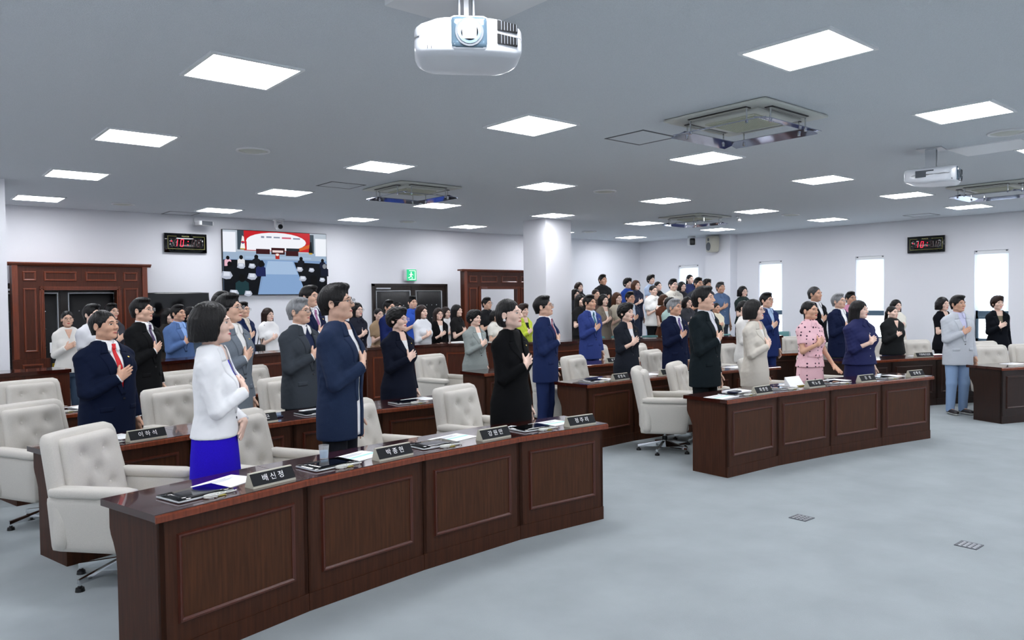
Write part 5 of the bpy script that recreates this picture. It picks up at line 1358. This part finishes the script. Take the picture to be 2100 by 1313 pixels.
person(6.62, 8.62, 1.572, -83, 'older woman with permed hair in pale grey jacket', sex='f', lod=0, hair='perm', skin='fair', kind='blazer', vee='deep', c1='#8E9694', c2='#DDE4E4', cl='#6F7775', gx=1.15, gy=1.12, yaw=10, pitch=2, badge=True)
person(8.96, 8.60, 1.781, -94, 'man in royal blue suit with teal tie', sex='m', lod=0, hair='short', skin='tan', kind='suit', c1='#33427E', c2='#D5E2F2', tie='#2B6478', gx=1.02, yaw=10, pitch=3, badge=True)
person(7.65, 6.68, 1.650, -97, 'woman with swept up hair in charcoal jacket', sex='f', lod=0, hair='perm', hc='black', skin='fair', kind='blazer', vee='deep', c1='#252932', c2='#EDEDF0', cl='#1E2129', sleeve='three', yaw=10, pitch=2, badge=True, gx=1.06)
person(8.76, 6.75, 1.705, -98, 'grey haired man in navy suit with purple striped tie', sex='m', lod=0, hair='short', hc='gray', skin='tan', kind='suit', c1='#18213F', c2='#F1F2F6', tie='#5C4A8C', gx=1.08, yaw=10, pitch=2, badge=True)
person(10.04, 6.44, 1.670, -85, 'woman in white jacket mostly hidden behind the beige suit woman', sex='f', lod=1, hair='tied', skin='fair', kind='blazer', vee='deep', c1='#DDDCD8', c2='#F0F0F0', cl='#D2D0CC', yaw=8)
person(11.19, 6.77, 1.787, -107, 'man with glasses in blue suit left of the second window', sex='m', lod=1, hair='short', skin='mid', kind='suit', c1='#26366E', c2='#AFC6E6', glasses='#333333', yaw=8)
person(12.37, 6.57, 1.888, -104, 'tall older man in black suit with open white collar', sex='m', lod=1, hair='thin', hc='salt', skin='tan', kind='suit', c1='#15181E', c2='#EFEFF2', yaw=8)
person(11.99, 5.96, 1.757, -106, 'grey haired man with glasses in navy jacket and olive trousers', sex='m', lod=0, hair='short', hc='gray', skin='mid', kind='suit', c1='#1A2344', c2='#F4F5F8', cl='#4E5A50', glasses='#777777', yaw=10, pitch=5)
person(14.11, 6.79, 1.795, -119, 'man with glasses in pink shirt behind the grey haired man', sex='m', lod=1, hair='short', skin='tan', kind='shirt', c1='#C98AA4', cl='#2A2A30', glasses='#222222')
person(12.84, 5.49, 1.548, -115, 'short woman in black blouse and blue jeans with wristwatch', sex='f', lod=1, hair='tail', hc='dark', skin='fair', kind='blouse', c1='#101416', cl='#4A5A88', vee='high', loose=0.026, gx=1.12, yaw=8, extra='watch')
person(14.96, 6.32, 1.629, -122, 'long haired woman in white ribbed top by the third window', sex='f', lod=1, hair='long', skin='fair', kind='tee', c1='#E9E6DA', cl='#8A857E')
person(14.45, 5.31, 1.670, -112, 'short haired woman in black short sleeved jacket behind the light blazer man', sex='f', lod=1, hair='bob', skin='fair', kind='blazer', vee='deep', c1='#14171F', c2='#3A3434', cl='#14171F', sleeve='short')
person(11.94, 4.19, 1.706, -123, 'man in pale grey blazer and light blue jeans', sex='m', lod=0, hair='quiff', skin='tan', kind='suit', c1='#BFC4CB', c2='#C9CBE6', cl='#8FA9CC', yaw=8, shoe='#2E2A2C', sole=True, gx=1.14, belly=0.01, fab='cotton')
person(14.96, 4.62, 1.676, -138, 'short haired woman in black jacket before the fourth window', sex='f', lod=1, hair='perm', hc='brown', skin='fair', kind='blazer', vee='deep', c1='#12151E', c2='#77705E', cl='#6A5E4E', yaw=6)
person(2.23, 8.62, 1.787, -55, 'man with glasses in black suit with dark purple tie', sex='m', lod=0, hair='short', skin='mid', kind='suit', c1='#17181A', c2='#EDEEF2', tie='#3A2350', glasses='#555555', yaw=12, pitch=3)
person(2.13, 11.97, 1.643, -92, 'woman with glasses in white cardigan and jeans by the padded door', sex='f', lod=1, hair='tied', skin='mid', kind='blouse', c1='#E2E0DA', cl='#3A4B60', vee='high', glasses='#333333', yaw=0)
person(2.12, 10.40, 1.726, -57, 'young man in pale grey short sleeved shirt behind red tie man', sex='m', lod=1, hair='quiff', skin='fair', kind='shirt', c1='#C9CBD0', cl='#23262C')
person(2.77, 12.34, 1.737, -63, 'person barely seen behind the red tie man', sex='f', lod=1, hair='short', skin='mid', kind='shirt', c1='#3A3A42', cl='#23262C')
person(3.36, 11.19, 1.705, -65, 'man in steel blue suit with light blue shirt at left counter', sex='m', lod=1, hair='short', skin='tan', kind='suit', c1='#55709E', c2='#8FB2E8', gx=1.1, yaw=6)
person(3.88, 12.32, 1.654, -82, 'woman with dark hair peeking behind the steel blue suit man', sex='f', lod=1, hair='perm', skin='mid', kind='blouse', c1='#5A6A7A', cl='#30343C')
person(3.62, 12.54, 1.643, -66, 'woman half hidden behind the black suited man, dark clothes', sex='f', lod=1, hair='mid', skin='fair', kind='blouse', c1='#2A2622', cl='#22242A')
person(3.44, 9.68, 1.867, -50, 'dark haired man hidden behind the grey suited man', sex='m', lod=1, hair='short', skin='mid', kind='suit', c1='#20242C', c2='#E4E4E8')
person(4.43, 11.59, 1.736, -63, 'man with glasses in navy suit and beige shirt, left of white blouse woman', sex='m', lod=1, hair='short', skin='mid', kind='suit', c1='#1D2A52', c2='#D8CFC2', glasses='#555555', yaw=6)
person(5.21, 12.50, 1.624, -73, 'woman in white blouse with black shoulder bag against back wall', sex='f', lod=1, hair='mid', hc='brown', skin='fair', kind='tee', c1='#F3F3F3', cl='#2A3048', low='skirt', loose=0.022, extra='bag')
person(4.28, 8.97, 1.927, -68, 'very tall man in navy suit with mauve tie below the television', sex='m', lod=1, hair='quiff', skin='mid', kind='suit', c1='#1B2346', c2='#EDEEF4', tie='#9A5E8C', glasses='#888888', yaw=6, badge=True)
person(6.21, 11.26, 1.698, -79, 'woman with glasses in dark navy shirt right of the navy blazer man', sex='f', lod=1, hair='long', skin='fair', kind='shirt', c1='#171A28', cl='#20242E', glasses='#333333')
person(6.99, 11.90, 1.595, -85, 'woman with glasses in tan short sleeved jacket', sex='f', lod=1, hair='tied', skin='fair', kind='shirt', c1='#9C8468', cl='#8A745C', glasses='#555555')
person(6.72, 11.09, 1.740, -73, 'man in royal navy jacket hidden behind the permed woman', sex='m', lod=1, hair='short', skin='mid', kind='suit', c1='#1F2C63', c2='#DADDE6', glasses='#333333')
person(8.32, 13.40, 1.691, -87, 'woman barely seen between two men at the double door', sex='f', lod=1, hair='mid', skin='fair', kind='blouse', c1='#3A3630', cl='#2A2A30')
person(8.17, 12.62, 1.813, -93, 'man in bright blue shirt standing before the double door', sex='m', lod=1, hair='short', skin='mid', kind='shirt', c1='#2E56B8', cl='#24262C')
person(7.25, 10.90, 1.642, -82, 'woman in pale grey dress with dark wavy hair at rear counter', sex='f', lod=1, hair='mid', hc='brown', skin='fair', kind='blouse', c1='#D6D9DE', cl='#CFCFD4', sleeve='three')
person(7.98, 11.46, 1.580, -100, 'woman with brown hair in black cardigan at rear counter', sex='f', lod=1, hair='mid', hc='brown', skin='fair', kind='blazer', vee='deep', c1='#121214', c2='#E8E8E8', cl='#1A1A1E', glasses='#AA8888', sleeve='three')
person(8.61, 12.11, 1.587, -85, 'woman in white top behind the black cardigan woman', sex='f', lod=1, hair='bob', hc='brown', skin='fair', kind='tee', c1='#ECECEC', cl='#2A2A30')
person(8.54, 11.65, 1.634, -71, 'long haired woman in black dress left of the right portal', sex='f', lod=1, hair='long', skin='fair', kind='dress', c1='#121214', sleeve='short')
person(9.53, 11.99, 1.768, -83, 'man with glasses in black polo shirt framed by the right portal', sex='m', lod=1, hair='short', skin='mid', kind='shirt', c1='#15161A', cl='#1C1E24', glasses='#333333')
person(8.96, 10.23, 1.635, -91, 'woman in lime green jacket right of the black jacket woman', sex='f', lod=1, hair='perm', hc='brown', skin='fair', kind='blazer', vee='deep', c1='#C4D44A', c2='#1A1A1A', cl='#2A2A2E')
person(9.08, 11.18, 1.516, -89, 'woman in white checked short sleeved shirt, mostly hidden', sex='f', lod=1, hair='bob', skin='mid', kind='shirt', c1='#E6E4DC', cl='#2F6A4A')
person(12.31, 12.14, 1.589, -99, 'woman with long brown hair at the back beside the column', z0=0.50, lod=1, group='standing audience on the right', sex='f', hair='mid', hc='brown', skin='fair', kind='blouse', c1='#2A2A2E')
person(11.46, 11.41, 1.603, -99, 'woman half hidden by the white column edge', z0=0.32, lod=1, group='standing audience on the right', sex='f', hair='mid', hc='dark', skin='fair', kind='blouse', c1='#23232A')
person(10.53, 10.35, 1.652, -99, 'woman in black short sleeved dress next to the column', z0=0.15, lod=1, group='standing audience on the right', sex='f', hair='long', hc='dark', skin='fair', kind='dress', c1='#141416')
person(12.57, 11.66, 1.753, -101, 'man in black roll neck sweater standing highest at left', z0=0.50, lod=1, group='standing audience on the right', sex='m', hair='short', skin='tan', kind='turtle', c1='#14161A', cl='#1C1C20')
person(11.71, 11.06, 1.597, -101, 'woman behind the royal blue suited man, brown hair', z0=0.32, lod=1, group='standing audience on the right', sex='f', hair='tied', hc='brown', skin='mid', kind='blouse', c1='#4A3A34')
person(11.02, 10.20, 1.648, -101, 'woman in taupe short sleeved jacket right of the blue suit man', z0=0.15, lod=1, group='standing audience on the right', sex='f', hair='bob', skin='fair', kind='blazer', vee='deep', c1='#7A7166', c2='#E6E4DE', cl='#D9D4C9', sleeve='short')
person(13.45, 11.69, 1.674, -103, 'woman with short black hair in royal blue blouse', z0=0.50, lod=1, group='standing audience on the right', sex='f', hair='perm', skin='fair', kind='blouse', c1='#24479A', sleeve='three')
person(13.21, 11.24, 1.616, -104, 'woman with auburn bob and glasses in navy shirt', z0=0.50, lod=1, group='standing audience on the right', sex='f', hair='bob', hc='auburn', skin='fair', kind='shirt', c1='#1E2338', glasses='#555555')
person(11.45, 10.23, 1.685, -102, 'woman with auburn hair and glasses in beige blouse', z0=0.15, lod=1, group='standing audience on the right', sex='f', hair='mid', hc='auburn', skin='fair', kind='tee', c1='#CFC6B2', cl='#3A3A3E', glasses='#555555')
person(11.19, 9.67, 1.696, -103, 'man with glasses in slate suit behind the charcoal jacket woman', z0=0.15, lod=1, group='standing audience on the right', sex='m', hair='short', skin='tan', kind='suit', c1='#323B50', c2='#C9D2E0', glasses='#333333')
person(14.65, 11.99, 1.636, -105, 'woman with full black bob in pale blue top, back row', z0=0.64, lod=1, group='standing audience on the right', sex='f', hair='perm', skin='fair', kind='tee', c1='#B9CBE4')
person(13.98, 11.24, 1.599, -105, 'woman in black top beside the black bob woman', z0=0.50, lod=1, group='standing audience on the right', sex='f', hair='tied', skin='fair', kind='tee', c1='#17181C')
person(12.79, 10.41, 1.668, -105, 'woman in loose white blouse with black watch and black trousers', z0=0.32, lod=1, group='standing audience on the right', sex='f', hair='tied', skin='fair', kind='shirt', c1='#EDEDEB', cl='#14151A', loose=0.028, glasses='#666666', extra='watchd')
person(12.95, 10.01, 1.793, -106, 'young man with glasses in off white shirt', z0=0.32, lod=1, group='standing audience on the right', sex='m', hair='short', skin='fair', kind='shirt', c1='#DAD6CC', cl='#2A2C34', glasses='#444444')
person(14.07, 10.63, 1.573, -107, 'woman with round glasses and black hair behind the off white shirt man', z0=0.50, lod=1, group='standing audience on the right', sex='f', hair='bob', skin='fair', kind='blouse', c1='#1D1E26', glasses='#222222')
person(15.04, 11.13, 1.625, -107, 'woman with ponytail and glasses in front of the far window', z0=0.64, lod=1, group='standing audience on the right', sex='f', hair='tail', skin='fair', kind='tee', c1='#1C2750', glasses='#222222')
person(13.19, 9.55, 1.812, -108, 'heavy man with glasses in dark grey shirt', z0=0.32, lod=1, group='standing audience on the right', sex='m', hair='short', skin='tan', kind='shirt', c1='#2E323A', cl='#22252C', glasses='#999999', gx=1.15, gy=1.12)
person(14.34, 10.15, 1.617, -109, 'woman with short dark hair behind the heavy man', z0=0.50, lod=1, group='standing audience on the right', sex='f', hair='perm', hc='dark', skin='mid', kind='blouse', c1='#3A3A42')
person(13.62, 9.31, 1.718, -110, 'older grey haired man in patterned blue short sleeved shirt', z0=0.32, lod=1, group='standing audience on the right', sex='m', hair='short', hc='salt', skin='tan', kind='shirt', c1='#5B7396', cl='#39404C')
person(12.00, 9.50, 1.634, -106, 'woman with brown hair in rust sleeveless top holding papers', z0=0.15, lod=1, group='standing audience on the right', sex='f', hair='bob', hc='auburn', skin='fair', kind='vest', c1='#5E3422', cl='#4A2A1E')
person(11.76, 9.17, 1.566, -106, 'person with dark hair behind the purple tie man', z0=0.15, lod=1, group='standing audience on the right', sex='f', hair='perm', hc='dark', skin='mid', kind='blouse', c1='#A9C4BE')
person(12.35, 9.20, 1.581, -107, 'woman with glasses in dark dotted short sleeved blouse', z0=0.15, lod=1, group='standing audience on the right', sex='f', hair='bob', hc='dark', skin='fair', kind='shirt', c1='#33353C', cl='#22242A', glasses='#7A3A3A')
person(12.78, 8.83, 1.459, -109, 'woman in cream short sleeved top and trousers leaning on the counter', z0=0.15, lod=1, group='standing audience on the right', sex='f', hair='tied', skin='tan', kind='tee', c1='#E4DDC6', cl='#CFC6AE')
person(13.89, 8.95, 1.620, -111, 'woman with glasses in long dark green dress near the second window', z0=0.32, lod=1, group='standing audience on the right', sex='f', hair='bob', skin='fair', kind='dress', c1='#23302F', glasses='#333333', loose=0.016)
